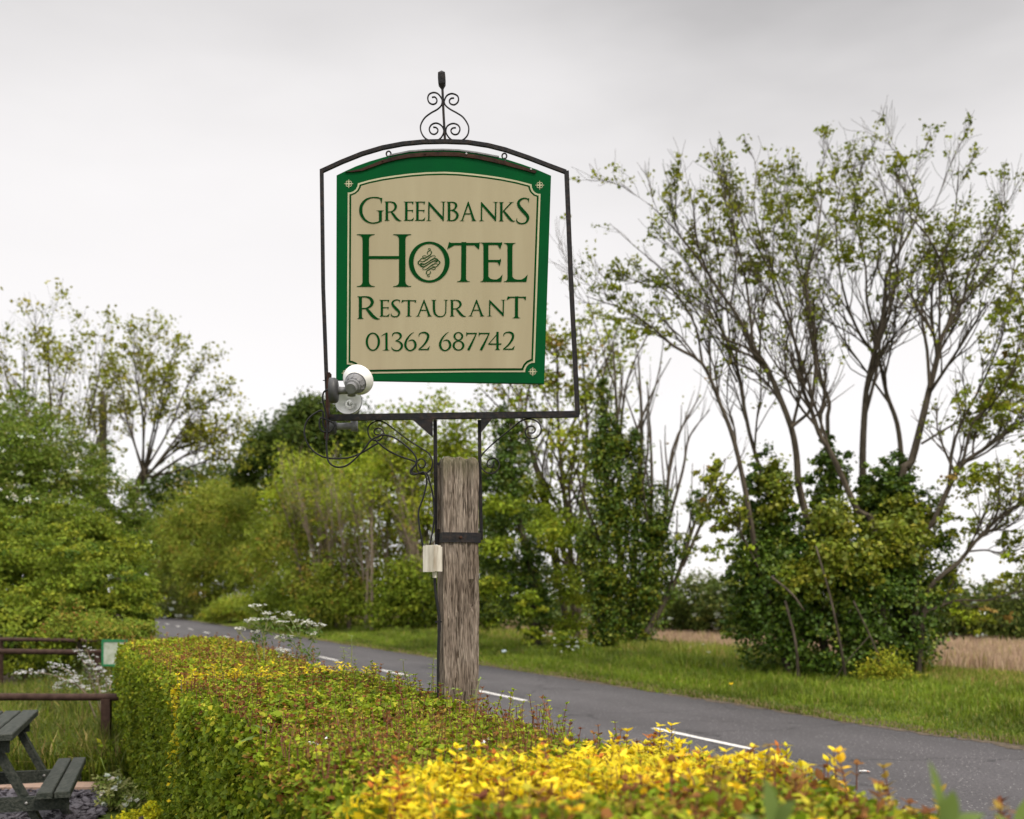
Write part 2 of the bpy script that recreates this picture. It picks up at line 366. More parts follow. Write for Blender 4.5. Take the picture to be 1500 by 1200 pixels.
def smoothpath(pts, k=6):
    "Catmull-Rom through pts (any dimension)"
    p = [np.array(q, float) for q in pts]; p = [2 * p[0] - p[1]] + p + [2 * p[-1] - p[-2]]; o = []
    for i in range(1, len(p) - 2):
        for j in range(k):
            t = j / k
            o.append(0.5 * (2 * p[i] + (p[i + 1] - p[i - 1]) * t + (2 * p[i - 1] - 5 * p[i] + 4 * p[i + 1] - p[i + 2]) * t * t + (3 * p[i] - p[i - 1] - 3 * p[i + 1] + p[i + 2]) * t ** 3))
    o.append(p[-2]); return o

# ------------------------------------------------------------------ foliage helpers
def unit(v): return v / (np.linalg.norm(v, axis=-1, keepdims=True) + 1e-9)
def pick(rng, pal, n):
    wts = np.array([q[0] for q in pal], float); i = rng.choice(len(pal), n, p=wts / wts.sum())
    return np.minimum(np.array([q[1] for q in pal])[i] * np.array([1.40, 1.25, 0.78]), 0.88)

def leafmesh(pos, nrm, along, ln, wd, fine=False):
    "leaves as folded blades; returns verts, faces, and verts per leaf"
    n = len(pos); ln = np.broadcast_to(ln, n)[:, None]; wd = np.broadcast_to(wd, n)[:, None]
    a = unit(along - nrm * np.sum(along * nrm, -1, keepdims=True)); sd_ = np.cross(nrm, a)
    if fine:
        T = [(0, 0, 0), (-.42, .28, .10), (-.46, .58, .10), (0, 1, -.06), (.46, .58, .10), (.42, .28, .10), (0, .3, -.02), (0, .62, 0)]
        Q = [(0, 6, 1), (6, 2, 1), (6, 7, 2), (7, 3, 2), (0, 5, 6), (5, 4, 6), (6, 4, 7), (7, 4, 3)]
    else:
        T = [(0, 0, 0), (-.5, .5, .09), (0, 1, 0), (.5, .5, .09)]
        Q = [(0, 2, 1), (0, 3, 2)]
    k = len(T)
    V = np.stack([pos + sd_ * wd * t[0] + a * ln * (t[1] - .3) + nrm * wd * t[2] for t in T], 1).reshape(-1, 3)
    Fc = (np.arange(n)[:, None, None] * k + np.array(Q)[None]).reshape(-1, 3)
    return V, Fc, k

def blobs_from(bl):
    "(px, py, d, rx_px, rz_px[, ry_m]) -> centres, radii"
    C = []; R = []
    for b in bl:
        px, py, d, rx, rz = b[:5]
        C.append(P(px, py, d)); rxm = rx / F * d
        R.append((rxm, b[5] if len(b) > 5 else rxm * 0.9, rz / F * d))
    return np.array(C), np.array(R)

def crown(rng, bl, n, size, pal, csize=0.2, per=30, shell=0.55, flat=0.6, wob=0.36, asp=0.6, up=0.5, zmin=0.02, outw=0.6):
    C, R = blobs_from(bl)
    area = (R[:, 0] * R[:, 2]); ncl = max(1, n // per)
    idx = rng.choice(len(C), ncl, p=area / area.sum())
    d = unit(rng.normal(size=(ncl, 3)))
    ph = rng.uniform(0, 6.28, (5, 1)); kv = rng.normal(size=(5, 3)) * 2.6
    bump = np.sin(kv @ d.T + ph + idx[None] * 1.7).sum(0) / 3.0
    r = (shell + (1 - shell) * rng.uniform(size=ncl) ** 0.6) * (1 + wob * bump)
    cc = C[idx] + d * R[idx] * r[:, None]
    mr_ = R[idx].mean(1)
    pc = pick(rng, pal, ncl)
    j = np.repeat(np.arange(ncl), per); m = len(j)
    cs = (csize * mr_ * rng.uniform(0.6, 1.3, ncl))[j][:, None]
    pos = cc[j] + rng.normal(size=(m, 3)) * cs * np.array([1, 1, flat])
    nrm = unit(d[j] * outw + rng.normal(size=(m, 3)) * 0.75 + np.array([0, 0, up]))
    al = unit(rng.normal(size=(m, 3)) + d[j] * 0.6 - np.array([0, 0, 0.25]))
    col = pc[j] * rng.uniform(0.72, 1.3, (m, 1)) * rng.uniform(0.92, 1.08, (m, 3))
    keep = pos[:, 2] > zmin
    sz = size * rng.uniform(0.65, 1.35, m)
    return pos[keep], nrm[keep], al[keep], sz[keep], col[keep], asp

def leaves(name, parts, material, parent, fine=False, asp=None):
    pos, nrm, al, sz, col = [np.concatenate([p[i] for p in parts]) for i in range(5)]
    asp = np.concatenate([np.full(len(p[0]), p[5]) for p in parts])
    V, Fc, k = leafmesh(pos, nrm, al, sz, sz * asp, fine)
    return mesh(name, V, Fc, material, parent, np.repeat(col, k, 0))

def blades(name, base, hgt, wid, col, material, rng, parent=None, lean=0.45):
    n = len(base); az = rng.uniform(0, 6.283, n); dr = np.stack([np.cos(az), np.sin(az), np.zeros(n)], 1)
    face = rng.uniform(0, 6.283, n); sd_ = np.stack([np.cos(face), np.sin(face), np.zeros(n)], 1) * wid[:, None] * 0.5
    ln = (np.abs(rng.normal(size=n)) * lean * hgt)[:, None]
    up = np.array([0, 0, 1.0]) * hgt[:, None]
    mid = base + up * 0.6 + dr * ln * 0.35; tip = base + up + dr * ln - np.array([0, 0, 1.0]) * ln * 0.3
    V = np.stack([base - sd_, base + sd_, mid - sd_ * 0.8, mid + sd_ * 0.8, tip], 1).reshape(-1, 3)
    Q = np.array([(0, 1, 3), (0, 3, 2), (2, 3, 4)])
    Fc = (np.arange(n)[:, None, None] * 5 + Q[None]).reshape(-1, 3)
    return mesh(name, V, Fc, material, parent, np.repeat(col, 5, 0))

class Wood(Geo):
    def limb(s, pts, r0, r1, n=6, k=4):
        q = smoothpath(pts, k) if k > 1 else pts
        m = len(q); s.sweep(q, [r0 + (r1 - r0) * i / (m - 1) for i in range(m)], n); return q

def grow(W, rng, pts, r0, r1, lv, nch, lenf, ang, upb, tips, k=3, n=6, u0=0.25, wig=0.10):
    q = W.limb(pts, r0, r1, n, k); q = [np.array(a) for a in q]
    if lv == 0:
        tips.append((q[-1], q[-1] - q[-2])); tips.append((q[len(q) // 2], q[-1] - q[-2])); return
    Ln = sum(np.linalg.norm(q[i + 1] - q[i]) for i in range(len(q) - 1))
    c = int(round(nch * rng.uniform(0.8, 1.2)))
    for i in range(c):
        u = u0 + (1 - u0) * (i + rng.uniform(0, 1)) / c; f = u * (len(q) - 1.001); a = int(f)
        p = q[a] + (q[a + 1] - q[a]) * (f - a); t = unit(q[a + 1] - q[a])
        e = unit(np.cross(t, unit(rng.normal(size=3)))); an = math.radians(ang * rng.uniform(0.55, 1.3))
        dr = t * math.cos(an) + e * math.sin(an)
        cl = Ln * lenf * (1.15 - 0.65 * u) * rng.uniform(0.6, 1.3); rb = (r0 + (r1 - r0) * u) * 0.6
        st = [p]; cd = dr
        for s_ in range(3):
            cd = unit(cd + rng.normal(size=3) * wig * 1.6 + np.array([0, 0, upb])); st.append(st[-1] + cd * cl / 3)
        grow(W, rng, st, max(rb, 0.004), max(rb * 0.35, 0.003), lv - 1, nch * 0.75, 0.62, ang, upb, tips, 2, max(3, n - 1), 0.2, wig)

def tipleaves(rng, tips, n, spread, size, pal, prob=1.0, asp=0.75, droop=0.5, zmin=0.05):
    tp = [t for t in tips if rng.uniform() < prob]
    if not tp: tp = tips[:1]
    c = np.array([t[0] for t in tp]); j = np.repeat(np.arange(len(c)), n); m = len(j)
    pc = pick(rng, pal, len(c))
    sp = spread * rng.uniform(0.5, 1.4, len(c))[j][:, None]
    pos = c[j] + rng.normal(size=(m, 3)) * sp * np.array([1, 1, 0.7])
    nrm = unit(rng.normal(size=(m, 3)) * 0.8 + np.array([0, 0, 0.7]))
    al = unit(rng.normal(size=(m, 3)) - np.array([0, 0, droop]))
    col = pc[j] * rng.uniform(0.75, 1.25, (m, 1)) * rng.uniform(0.93, 1.07, (m, 3))
    keep = pos[:, 2] > zmin
    return pos[keep], nrm[keep], al[keep], (size * rng.uniform(0.6, 1.3, m))[keep], col[keep], asp
# ------------------------------------------------------------------ road coordinates: s along the road, t across it (t > 0 is the far side)
def RD(s, t, z=0.0):
    s = np.asarray(s, float); t = np.asarray(t, float)
    s0, Rr = 84.0, 46.0                       # straight to s0, then a bend to the left
    se = np.minimum(s, s0); ex = np.maximum(s - s0, 0) / Rr
    ex = np.minimum(ex, 1.9)
    ux, uy = -.4016, .9158; nx, ny = .9158, .4016
    fx = 7.7 + ux * se + nx * t; fy = uy * se + ny * t
    # arc centre lies on the left (t = -Rr)
    lx = np.sin(ex); ly = 1 - np.cos(ex)
    fx = np.where(s > s0, 7.7 + ux * s0 - nx * Rr + ux * lx * (Rr + t) + nx * np.cos(ex) * (Rr + t), fx)
    fy = np.where(s > s0, uy * s0 - ny * Rr + uy * lx * (Rr + t) + ny * np.cos(ex) * (Rr + t), fy)
    return np.stack([fx, fy, np.broadcast_to(z, fx.shape)], -1)

def bank(s, t):
    "height of the verge: a low bank on the far side, nearly flat on the near side"
    t = np.asarray(t, float)
    far = np.clip((t - 2.9) / 2.5, 0, 1); far = far * far * (3 - 2 * far) * 0.16
    return np.where(t > 0, far, 0.0)

def to_st(x, y):
    dx = x - 7.7; return -.4016 * dx + .9158 * y, .9158 * dx + .4016 * y

# ground sheet, to the horizon
gx = np.unique(np.concatenate([np.linspace(-60, 40, 90), np.linspace(-2500, -60, 14), np.linspace(40, 2500, 14)]))
gy = np.unique(np.concatenate([np.linspace(-20, 110, 110), np.linspace(-600, -20, 6), np.linspace(110, 3500, 14)]))
X, Y = np.meshgrid(gx, gy); S_, T_ = to_st(X, Y)
Z = np.where((S_ < 84) & (S_ > -30), bank(S_, T_), np.where(T_ > 2, 0.16, 0.0)) - 0.004
Z = np.where((np.abs(T_) < 4.6) & (S_ < 110), -0.03, Z)
V = np.stack([X, Y, Z], -1).reshape(-1, 3); nx_, ny_ = len(gx), len(gy)
ii, jj = np.meshgrid(np.arange(nx_ - 1), np.arange(ny_ - 1)); b0 = (jj * nx_ + ii).ravel()
struct(mesh('ground', V, np.stack([b0, b0 + 1, b0 + nx_ + 1, b0 + nx_], 1), M['ground'], smooth=True))

def strip(name, ss, t0, t1, z0, z1, material, rag=0.0, seed=0, n=2):
    rng = np.random.RandomState(seed); ss = np.asarray(ss, float); V = []
    j0 = rng.normal(size=len(ss)) * rag; j1 = rng.normal(size=len(ss)) * rag
    for k in range(n):
        f = k / (n - 1); tt = (t0 + j0) * (1 - f) + (t1 + j1) * f
        zz = z0 * (1 - f) + z1 * f
        V.append(RD(ss, tt, zz))
    V = np.stack(V, 1).reshape(-1, 3); Fc = [(i * n + k, i * n + k + 1, (i + 1) * n + k + 1, (i + 1) * n + k) for i in range(len(ss) - 1) for k in range(n - 1)]
    return mesh(name, V, Fc, material, smooth=True)
SS = np.concatenate([np.arange(-40, 84, 1.0), np.arange(84, 165, 2.0)])
struct(strip('road', SS, -2.78, 2.78, 0.0, 0.0, M['asphalt'], 0.025, 3))
SV = np.concatenate([np.arange(-40, 0, 0.5), np.arange(0, 40, 0.13), np.arange(40, 84, 0.3), np.arange(84, 165, 1.5)])
struct(strip('verge_edge', SV, 2.66, 3.35, 0.004, 0.03, M['edge'], 0.055, 4))
struct(strip('verge_edge', SV, -3.4, -2.66, 0.03, 0.006, M['edge'], 0.045, 5))
# the far verge is a bank of its own, the ground under it stays lower
tt = np.array([3.2, 3.6, 4.0, 4.5, 5.0, 5.5, 6.0]); SB = np.arange(-40, 84, 1.0)
V = np.concatenate([RD(SB, np.full(len(SB), t), float(bank(0, t)) + 0.02) for t in tt]); nb_ = len(SB)
struct(mesh('grass_verge', V, np.array([(k * nb_ + i, k * nb_ + i + 1, (k + 1) * nb_ + i + 1, (k + 1) * nb_ + i) for k in range(len(tt) - 1) for i in range(nb_ - 1)]), M['ground'], smooth=True))
# centre line: two metre marks, four metre gaps
s_first = 12.65
for k in range(-3, 15):
    a = s_first + 5.97 * k; b = a + 2.05
    g = []
    rng = np.random.RandomState(40 + k)
    for s in np.linspace(a, b, 9):
        wv = 0.055 + rng.normal() * 0.003
        g.append(RD(s, -wv, 0.005)); g.append(RD(s, wv, 0.005))
    struct(mesh('road_marking', g, [(2 * i, 2 * i + 1, 2 * i + 3, 2 * i + 2) for i in range(8)], M['white']))

# ------------------------------------------------------------------ grass
def vnoise(x, y, seed):
    r = np.random.RandomState(seed); o = 0
    for i in range(6):
        k = r.normal(size=2) * (0.5 + 0.45 * i); o = o + np.sin(k[0] * x + k[1] * y + r.uniform(0, 6.28)) / (1 + 0.3 * i)
    return o / 3.0
G1 = [(5, (0.115, 0.185, 0.018)), (4, (0.08, 0.135, 0.015)), (2, (0.15, 0.21, 0.03)), (0.9, (0.22, 0.21, 0.09))]
G2 = [(4, (0.19, 0.22, 0.06)), (3, (0.13, 0.175, 0.035)), (2, (0.32, 0.28, 0.13)), (1.0, (0.30, 0.21, 0.15))]
G3 = [(5, (0.34, 0.27, 0.30)), (3, (0.28, 0.215, 0.235)), (2, (0.35, 0.30, 0.31)), (1, (0.24, 0.24, 0.09))]
rng = np.random.RandomState(11)
def verge(n, s0, s1, t0, t1, pw=1.0):
    u = rng.uniform(size=n); s = s0 * (s1 / s0) ** u if pw else rng.uniform(s0, s1, n)
    t = t0 + (t1 - t0) * rng.uniform(size=n) ** 1.15
    return s, t
s, t = verge(260000, 6.0, 88, 2.74, 8.6)
t = t + 0.10 * vnoise(s * 1.3, s * 0, 3) + 0.06 * vnoise(s * 5, s * 0, 4)
hh = (0.06 + 0.085 * np.clip((t - 2.7) / 1.3, 0, 1) + 0.15 * np.clip((t - 4.2) / 2.2, 0, 1)) * (0.75 + 0.5 * (vnoise(s * 1.6, t * 1.6, 5) > 0.1)) * rng.uniform(0.55, 1.35, len(s))
base = RD(s, t, 0); base[:, 2] = bank(s, t) - 0.005
dist = base[:, 1]
cl = np.where((vnoise(s * .8, t * 1.2, 8) > 0.35)[:, None], pick(rng, G1[:1] + G1[2:], len(s)), pick(rng, G1, len(s))) * rng.uniform(0.75, 1.25, (len(s), 1))
cl = cl * np.clip(0.95 + 0.5 * vnoise(s * 1.9, t * 2.2, 33), .6, 1.2)[:, None]
cl = np.where(((t > 6.4) & (rng.uniform(size=len(s)) < 0.5))[:, None], pick(rng, G2, len(s)), cl)
near_edge = (t < 3.05) & (rng.uniform(size=len(s)) < 0.35)
cl = np.where(near_edge[:, None], np.array([0.27, 0.21, 0.10]) * rng.uniform(0.7, 1.2, (len(s), 1)), cl)
stuff(blades('verge_grass', base, hh, 0.006 + dist * 0.0006, cl, M['grass'], rng), 'bright green uncut grass along the far edge of the road', 'grass')
# the near verge, between the hedge and the road
s, t = verge(60000, 3.0, 60, 2.72, 5.3); t = -t; keep = ~((t < -5.05) & (s < 15.2)); s, t = s[keep], t[keep]
base = RD(s, t, -0.004); hh = (0.05 + 0.12 * np.clip((-t - 2.8) / 1.5, 0, 1)) * rng.uniform(.5, 1.5, len(s))
stuff(blades('verge_grass', base, hh, np.full(len(s), 0.011), pick(rng, G1, len(s)) * rng.uniform(.75, 1.2, (len(s), 1)), M['grass'], rng), 'short grass on the near verge between the clipped hedge and the road', 'grass')
# meadow behind the trees: green and straw first, then a pinkish belt of seeding grass
n = 150000
s = rng.uniform(2, 70, n); t = rng.uniform(8.0, 17.5, n); base = RD(s, t, 0.155)
pk = np.clip((t - 8.7 + 0.7 * vnoise(s * .5, t, 2)) / 1.2, 0, 1) > rng.uniform(size=n)
cl = np.where(pk[:, None], pick(rng, G3, n), pick(rng, G2, n)) * rng.uniform(0.8, 1.2, (n, 1))
hh = np.where(pk, 0.40, 0.20) * rng.uniform(0.5, 1.3, n)
stuff(blades('meadow_grass', base, hh, 0.008 + base[:, 1] * 0.00075, cl, M['grass'], rng, lean=0.3), 'pinkish seeding meadow grass in the field behind the ivy clad trees', 'grass')
# rough grass between the rails and the clipped hedge, on the near side
n = 52000
px = rng.uniform(-60, 330, n); d = 9.3 * (26 / 9.3) ** rng.uniform(size=n)
x = (px - 750) / F * d; s, t = to_st(x, d)
ok = (t < -3.1) & ~((t > -6.35) & (t < -5.1) & (s < 15)) & ~((d > 18.4) & (d < 24.5) & (x < -9.3 + 0.5 * np.sin(d * 2)))
x, d, px = x[ok], d[ok], px[ok]; m = len(x)
base = np.stack([x, d, np.full(m, -0.005)], 1)
tall = (vnoise(x * 1.5, d * 1.5, 9) > -0.1)
hh = np.where(tall, 0.40, 0.2) * rng.uniform(0.4, 1.4, m)
cl = np.where((rng.uniform(size=m) < 0.25 + 0.3 * (vnoise(x * 2, d * 2, 21) > .3))[:, None], pick(rng, G2, m), pick(rng, G1, m)) * rng.uniform(0.45, 1.0, (m, 1)) * np.where(vnoise(x * 3, d * 3, 22) > 0, 1.0, .7)[:, None]
stuff(blades('long_grass', base, hh, np.full(m, 0.013), cl, M['grass'], rng, lean=0.75), 'long rough grass between the brown rail and the clipped hedge', 'grass')

# path of bare earth, kerb and slate at the left
Vp = [(-17, 18.4, 0), (-12.2, 18.2, 0), (-10.2, 18.7, 0), (-9.3, 20.2, 0), (-9.6, 22.6, 0), (-11.5, 24.2, 0), (-17, 24.6, 0)]
struct(mesh('path', [(a, b, 0.004) for a, b, c in Vp], [tuple(range(7))], M['dirt']))
kg = Geo()
for i in range(4): kg.box((-6.55 + i * 0.915, 9.06 + 0.02 * (i % 2), 0.03), (0.453, 0.13, 0.03), 0.02)
struct(kg.build('kerb', M['kerb']))
Vs = [(-9, 2, 0.004), (-2.6, 2, 0.004), (-2.85, 5.5, 0.004), (-3.35, 8.9, 0.004), (-9, 8.9, 0.004)]
struct(mesh('slate_bed', Vs, [tuple(range(5))], M['slate']))
n = 15000; V = []; Fc = []
cx = rng.uniform(-5.0, -2.7, n); cy = rng.uniform(5.9, 8.92, n)
ok = cx < -2.6 - 0.22 * (cy - 5.0) * 0.75; cx, cy = cx[ok], cy[ok]
for x0, y0 in zip(cx, cy):
    L_ = rng.uniform(0.018, 0.05); W_ = L_ * rng.uniform(0.3, 0.7); a = rng.uniform(0, 6.28); tl = rng.uniform(-0.5, 0.5); tw = rng.uniform(-0.4, 0.4)
    ca, sa = math.cos(a), math.sin(a); z0 = 0.012 + rng.uniform(0, 0.03); b = len(V)
    for (u, v) in ((-1, -.6), (.2, -1), (1, .1), (.1, 1), (-.9, .5)):
        for th in (0, 0.006): V.append((x0 + ca * u * L_ - sa * v * W_, y0 + sa * u * L_ + ca * v * W_, z0 + u * L_ * tl + v * W_ * tw + th))
    Fc.append(tuple(b + i for i in (1, 3, 5, 7, 9))); Fc += [(b + 2 * i, b + (2 * i + 2) % 10, b + (2 * i + 3) % 10, b + 2 * i + 1) for i in range(5)]
stuff(mesh('slate_chippings', V, Fc, M['slate']), 'dark purple slate chippings under the picnic table', 'chippings')
# ------------------------------------------------------------------ the hotel sign
def DP(px): return 5.0 / (1 + (px - 650.0) * 5.0e-5)
def PF(px, py, off=0.0):
    p = P(px, py, DP(px)); p[1] -= off; return p
NRM = np.array([0, -1.0, 0])

def ccw(p): return p if sum(p[i - 1][0] * p[i][1] - p[i][0] * p[i - 1][1] for i in range(len(p))) > 0 else p[::-1]
def union(polys):
    v = []; f = []
    for p in polys:
        p = ccw([tuple(q) for q in p])
        if abs(sum(p[i - 1][0] * p[i][1] - p[i][0] * p[i - 1][1] for i in range(len(p)))) < 1e-5: continue
        f.append(list(range(len(v), len(v) + len(p)))); v += [Vector(q) for q in p]
    r = delaunay_2d_cdt(v, [], f, 1, 1e-5)
    return [tuple(q) for q in r[0]], [tuple(q) for q, o in zip(r[2], r[5]) if len(o)]
def inked(name, polys, material, parent, off):
    v, f = union(polys)
    # y runs downward in the photo: flip the faces so that they look at the viewer
    return mesh(name, [PF(a, b, off) for a, b in v], [q[::-1] for q in f], material, parent)

def brush(Pl, nodes, k=7):
    q = smoothpath(nodes, k); m = len(q); Lr = []
    for i in range(m):
        t = (q[min(i + 1, m - 1)] - q[max(i - 1, 0)])[:2]; t = t / (np.linalg.norm(t) + 1e-9); nvec = np.array([-t[1], t[0]]) * max(q[i][2], 0.05) / 2
        Lr.append((tuple(q[i][:2] + nvec), tuple(q[i][:2] - nvec)))
    for i in range(m - 1):
        Pl.append([Lr[i][0], Lr[i][1], Lr[i + 1][1]]); Pl.append([Lr[i][0], Lr[i + 1][1], Lr[i + 1][0]])
def quad(Pl, *p): Pl.append(list(p))
def vstem(Pl, x, y0, y1, wv, x2=None):
    x2 = x if x2 is None else x2
    Pl.append([(x - wv / 2, y0), (x + wv / 2, y0), (x2 + wv / 2, y1), (x2 - wv / 2, y1)])
def serif(Pl, x, y, wv, ln, dr, br=None, th=None, ln2=None):
    br = wv * 0.85 if br is None else br; th = max(0.45, wv * 0.10) if th is None else th; ln2 = ln if ln2 is None else ln2
    def cv(x0, y0, x1, y1, cx, cy): return [((1 - t) ** 2 * x0 + 2 * t * (1 - t) * cx + t * t * x1, (1 - t) ** 2 * y0 + 2 * t * (1 - t) * cy + t * t * y1) for t in (0, .25, .5, .75, 1)]
    p = [(x - ln, y), (x + ln2, y)] + cv(x + ln2, y + dr * th, x + wv / 2, y + dr * br, x + wv / 2, y + dr * th) + cv(x - wv / 2, y + dr * br, x - ln, y + dr * th, x - wv / 2, y + dr * th)
    Pl.append(p)
def ring(Pl, cx, cy, rx, ry, tx, ty, n=40, sk=0.0):
    o = []; i_ = []
    for k in range(n):
        a = 2 * math.pi * k / n; o.append((cx + rx * math.cos(a), cy + ry * math.sin(a)))
        i_.append((cx + (rx - tx) * math.cos(a + sk), cy + (ry - ty) * math.sin(a + sk)))
    for k in range(n):
        j = (k + 1) % n; Pl.append([o[k], o[j], i_[j]]); Pl.append([o[k], i_[j], i_[k]])

def glyph(Pl, ch, x0, y0, x1, y1, T, t):
    wd, h = x1 - x0, y1 - y0
    U = lambda u, v: (x0 + u * wd, y0 + v * h)
    B = lambda *nd: brush(Pl, [(x0 + u * wd, y0 + v * h, k * T) for u, v, k in nd])
    if ch == 'H':
        ln = wd * 0.165
        for x in (x0 + ln, x1 - ln):
            vstem(Pl, x, y0, y1, T); serif(Pl, x, y0, T, ln, 1); serif(Pl, x, y1, T, ln, -1)
        quad(Pl, (x0 + ln, y0 + .415 * h), (x1 - ln, y0 + .415 * h), (x1 - ln, y0 + .415 * h + t), (x0 + ln, y0 + .415 * h + t))
    elif ch in 'EL':
        sx = x0 + T * 1.12 if ch == 'E' else x0 + T * 1.25
        vstem(Pl, sx, y0, y1, T); serif(Pl, sx, y0, T, sx - x0, 1, ln2=(T * .6 if ch == 'E' else T * 1.15)); serif(Pl, sx, y1, T, sx - x0, -1, ln2=T * .6)
        if ch == 'E':
            xe = x1 - .02 * wd
            quad(Pl, (sx, y0), (xe, y0), (xe, y0 + t), (sx, y0 + t))
            quad(Pl, (xe - 2.0 * t, y0 + t * .8), (xe, y0 - t * .25), (xe - t * .75, y0 + .175 * h))
            xm = x0 + .93 * wd; ym = y0 + .44 * h
            quad(Pl, (sx, ym), (xm, ym), (xm, ym + t * .95), (sx, ym + t * .95))
            quad(Pl, (xm - 1.6 * t, ym + t * .8), (xm, ym - t * .6), (xm - t * .5, ym + .16 * h))
        quad(Pl, (sx, y1 - t), (x1 - .06 * wd, y1 - t), (x1 - .06 * wd, y1), (sx, y1))
        k = 0.19 * h
        Pl.append([(x1 - .28 * wd, y1 - t * .9), (x1 - .13 * wd, y1 - k * .55), (x1, y1 - k), (x1 - .055 * wd, y1), (x1 - .28 * wd, y1)])
        if ch == 'L' or T > 5: Pl.append([(sx + T * .4, y1 - t * .8), (sx + T * .5, y1 - t * 2.2), (sx + T * .9, y1 - t * 1.35), (sx + T * 1.6, y1 - t * .9)])
    elif ch == 'T':
        xc = x0 + .5 * wd; vstem(Pl, xc + .01 * wd, y0, y1, T, xc); serif(Pl, xc, y1, T, T * 1.3, -1)
        quad(Pl, (x0 + .05 * wd, y0 + t * .3), (x1 - .02 * wd, y0 + t * .3), (x1 - .02 * wd, y0 + t * 1.3), (x0 + .05 * wd, y0 + t * 1.3))
        quad(Pl, (x0 + .06 * wd, y0 - .1 * t), (x0 + .06 * wd + 2.3 * t, y0 + t * 1.2), (x0, y0 + .18 * h))
        quad(Pl, (x1 - .01 * wd - 2.2 * t, y0 + t * 1.2), (x1, y0), (x1 - .025 * wd, y0 + .19 * h))
    elif ch == 'N':
        xl = x0 + .17 * wd; xr = x1 - .11 * wd; tn = T * .55
        vstem(Pl, xl, y0 + .05 * h, y1, tn, xl - .01 * wd); serif(Pl, xl - .01 * wd, y1, tn, T * 1.05, -1, br=T * .6)
        vstem(Pl, xr + .02 * wd, y0, y1, tn, xr); serif(Pl, xr + .02 * wd, y0, tn, T * 1.2, 1, br=T * .6, ln2=T * .9)
        Pl.append([(xl - tn * .5, y0 - .01 * h), (xl + T * .35, y0 + .05 * h), (xr + tn * .4, y1 - .16 * h), (xr + tn * .35, y1 + .02 * h), (xr - T * .3, y1 - .03 * h), (xl - tn * .5, y0 + .14 * h)])
    elif ch == 'A':
        a = U(.50, -.02); l_ = U(.14, 1); r_ = U(.83, 1)
        Pl.append([(a[0] - T * .12, a[1]), (a[0] + T * .25, a[1] + .12 * h), (l_[0] + T * .28, l_[1]), (l_[0] - T * .28, l_[1])])
        Pl.append([(a[0] - T * .3, a[1] + .06 * h), (a[0] + T * .1, a[1] - .01 * h), (r_[0] + T * .55, r_[1]), (r_[0] - T * .55, r_[1])])
        quad(Pl, U(.3, .6), U(.68, .6), U(.68, .655), U(.3, .655))
        serif(Pl, l_[0], y1, T * .5, .14 * wd, -1, br=T * .5); serif(Pl, r_[0], y1, T * 1.05, .15 * wd, -1, br=T * .6)
    elif ch == 'R':
        sx = x0 + .14 * wd; vstem(Pl, sx, y0, y1, T); serif(Pl, sx, y0, T, .14 * wd, 1, ln2=T * .5); serif(Pl, sx, y1, T, .14 * wd, -1, ln2=T * 1.1)
        B((.14, .03, .4), (.36, .02, .42), (.56, .08, .75), (.66, .24, 1.0), (.60, .41, .8), (.42, .525, .45), (.2, .545, .4))
        B((.38, .52, .5), (.52, .68, .95), (.68, .87, 1.0), (.82, .97, .75), (.92, 1.0, .4), (1.0, 1.0, .12))
    elif ch == 'B':
        sx = x0 + .2 * wd; vstem(Pl, sx, y0, y1, T); serif(Pl, sx, y0, T, .2 * wd, 1, ln2=T * .5); serif(Pl, sx, y1, T, .2 * wd, -1, ln2=T * .5)
        B((.25, .025, .4), (.5, .025, .45), (.72, .09, .8), (.79, .21, .95), (.7, .35, .7), (.5, .43, .4), (.25, .445, .36))
        B((.4, .445, .4), (.66, .49, .7), (.87, .62, .95), (.89, .77, 1.0), (.73, .92, .75), (.5, .98, .45), (.22, .98, .4))
    elif ch == 'K':
        sx = x0 + .16 * wd; vstem(Pl, sx, y0, y1, T); serif(Pl, sx, y0, T, .15 * wd, 1); serif(Pl, sx, y1, T, .15 * wd, -1)
        B((.26, .50, .45), (.5, .27, .5), (.76, .03, .5)); serif(Pl, x0 + .77 * wd, y0, T * .5, .15 * wd, 1, br=T * .45)
        B((.27, .44, .5), (.45, .63, .95), (.66, .86, 1.0), (.8, .97, .75), (.9, 1.0, .4), (1.0, .985, .12))
    elif ch == 'U':
        B((.15, .0, 1), (.155, .4, 1), (.165, .62, 1), (.22, .82, .9), (.37, .955, .6), (.55, .985, .45), (.73, .93, .45), (.83, .76, .5), (.85, .5, .5), (.86, .0, .5))
        serif(Pl, x0 + .15 * wd, y0, T, .15 * wd, 1); serif(Pl, x0 + .86 * wd, y0, T * .5, .14 * wd, 1, br=T * .5)
    elif ch == 'G':
        B((.92, .08, .35), (.76, .028, .45), (.52, .02, .4), (.28, .10, .7), (.1, .3, 1.0), (.06, .5, 1.08), (.1, .69, 1.0), (.25, .885, .75), (.48, .985, .42), (.7, .975, .45), (.89, .91, .5))
        Pl.append([U(.84, .03), U(.945, .035), U(.905, .27)]); vstem(Pl, x0 + .865 * wd, y0 + .51 * h, y0 + .93 * h, T); serif(Pl, x0 + .865 * wd, y0 + .51 * h, T, .165 * wd, 1, ln2=.14 * wd)
    elif ch == 'S':
        B((.93, .07, .35), (.72, .02, .42), (.42, .045, .6), (.19, .16, .9), (.22, .31, 1.1), (.48, .48, 1.2), (.80, .66, 1.12), (.89, .79, .92), (.74, .94, .6), (.42, .985, .45), (.16, .95, .55), (.05, .87, .35), (.06, .78, .12))
        Pl.append([U(.86, .02), U(.99, .02), U(.94, .2)])
    elif ch == 'O': ring(Pl, x0 + wd / 2, y0 + h / 2, wd / 2, h / 2, T, t, 48, 0.0)
    elif ch == '0':
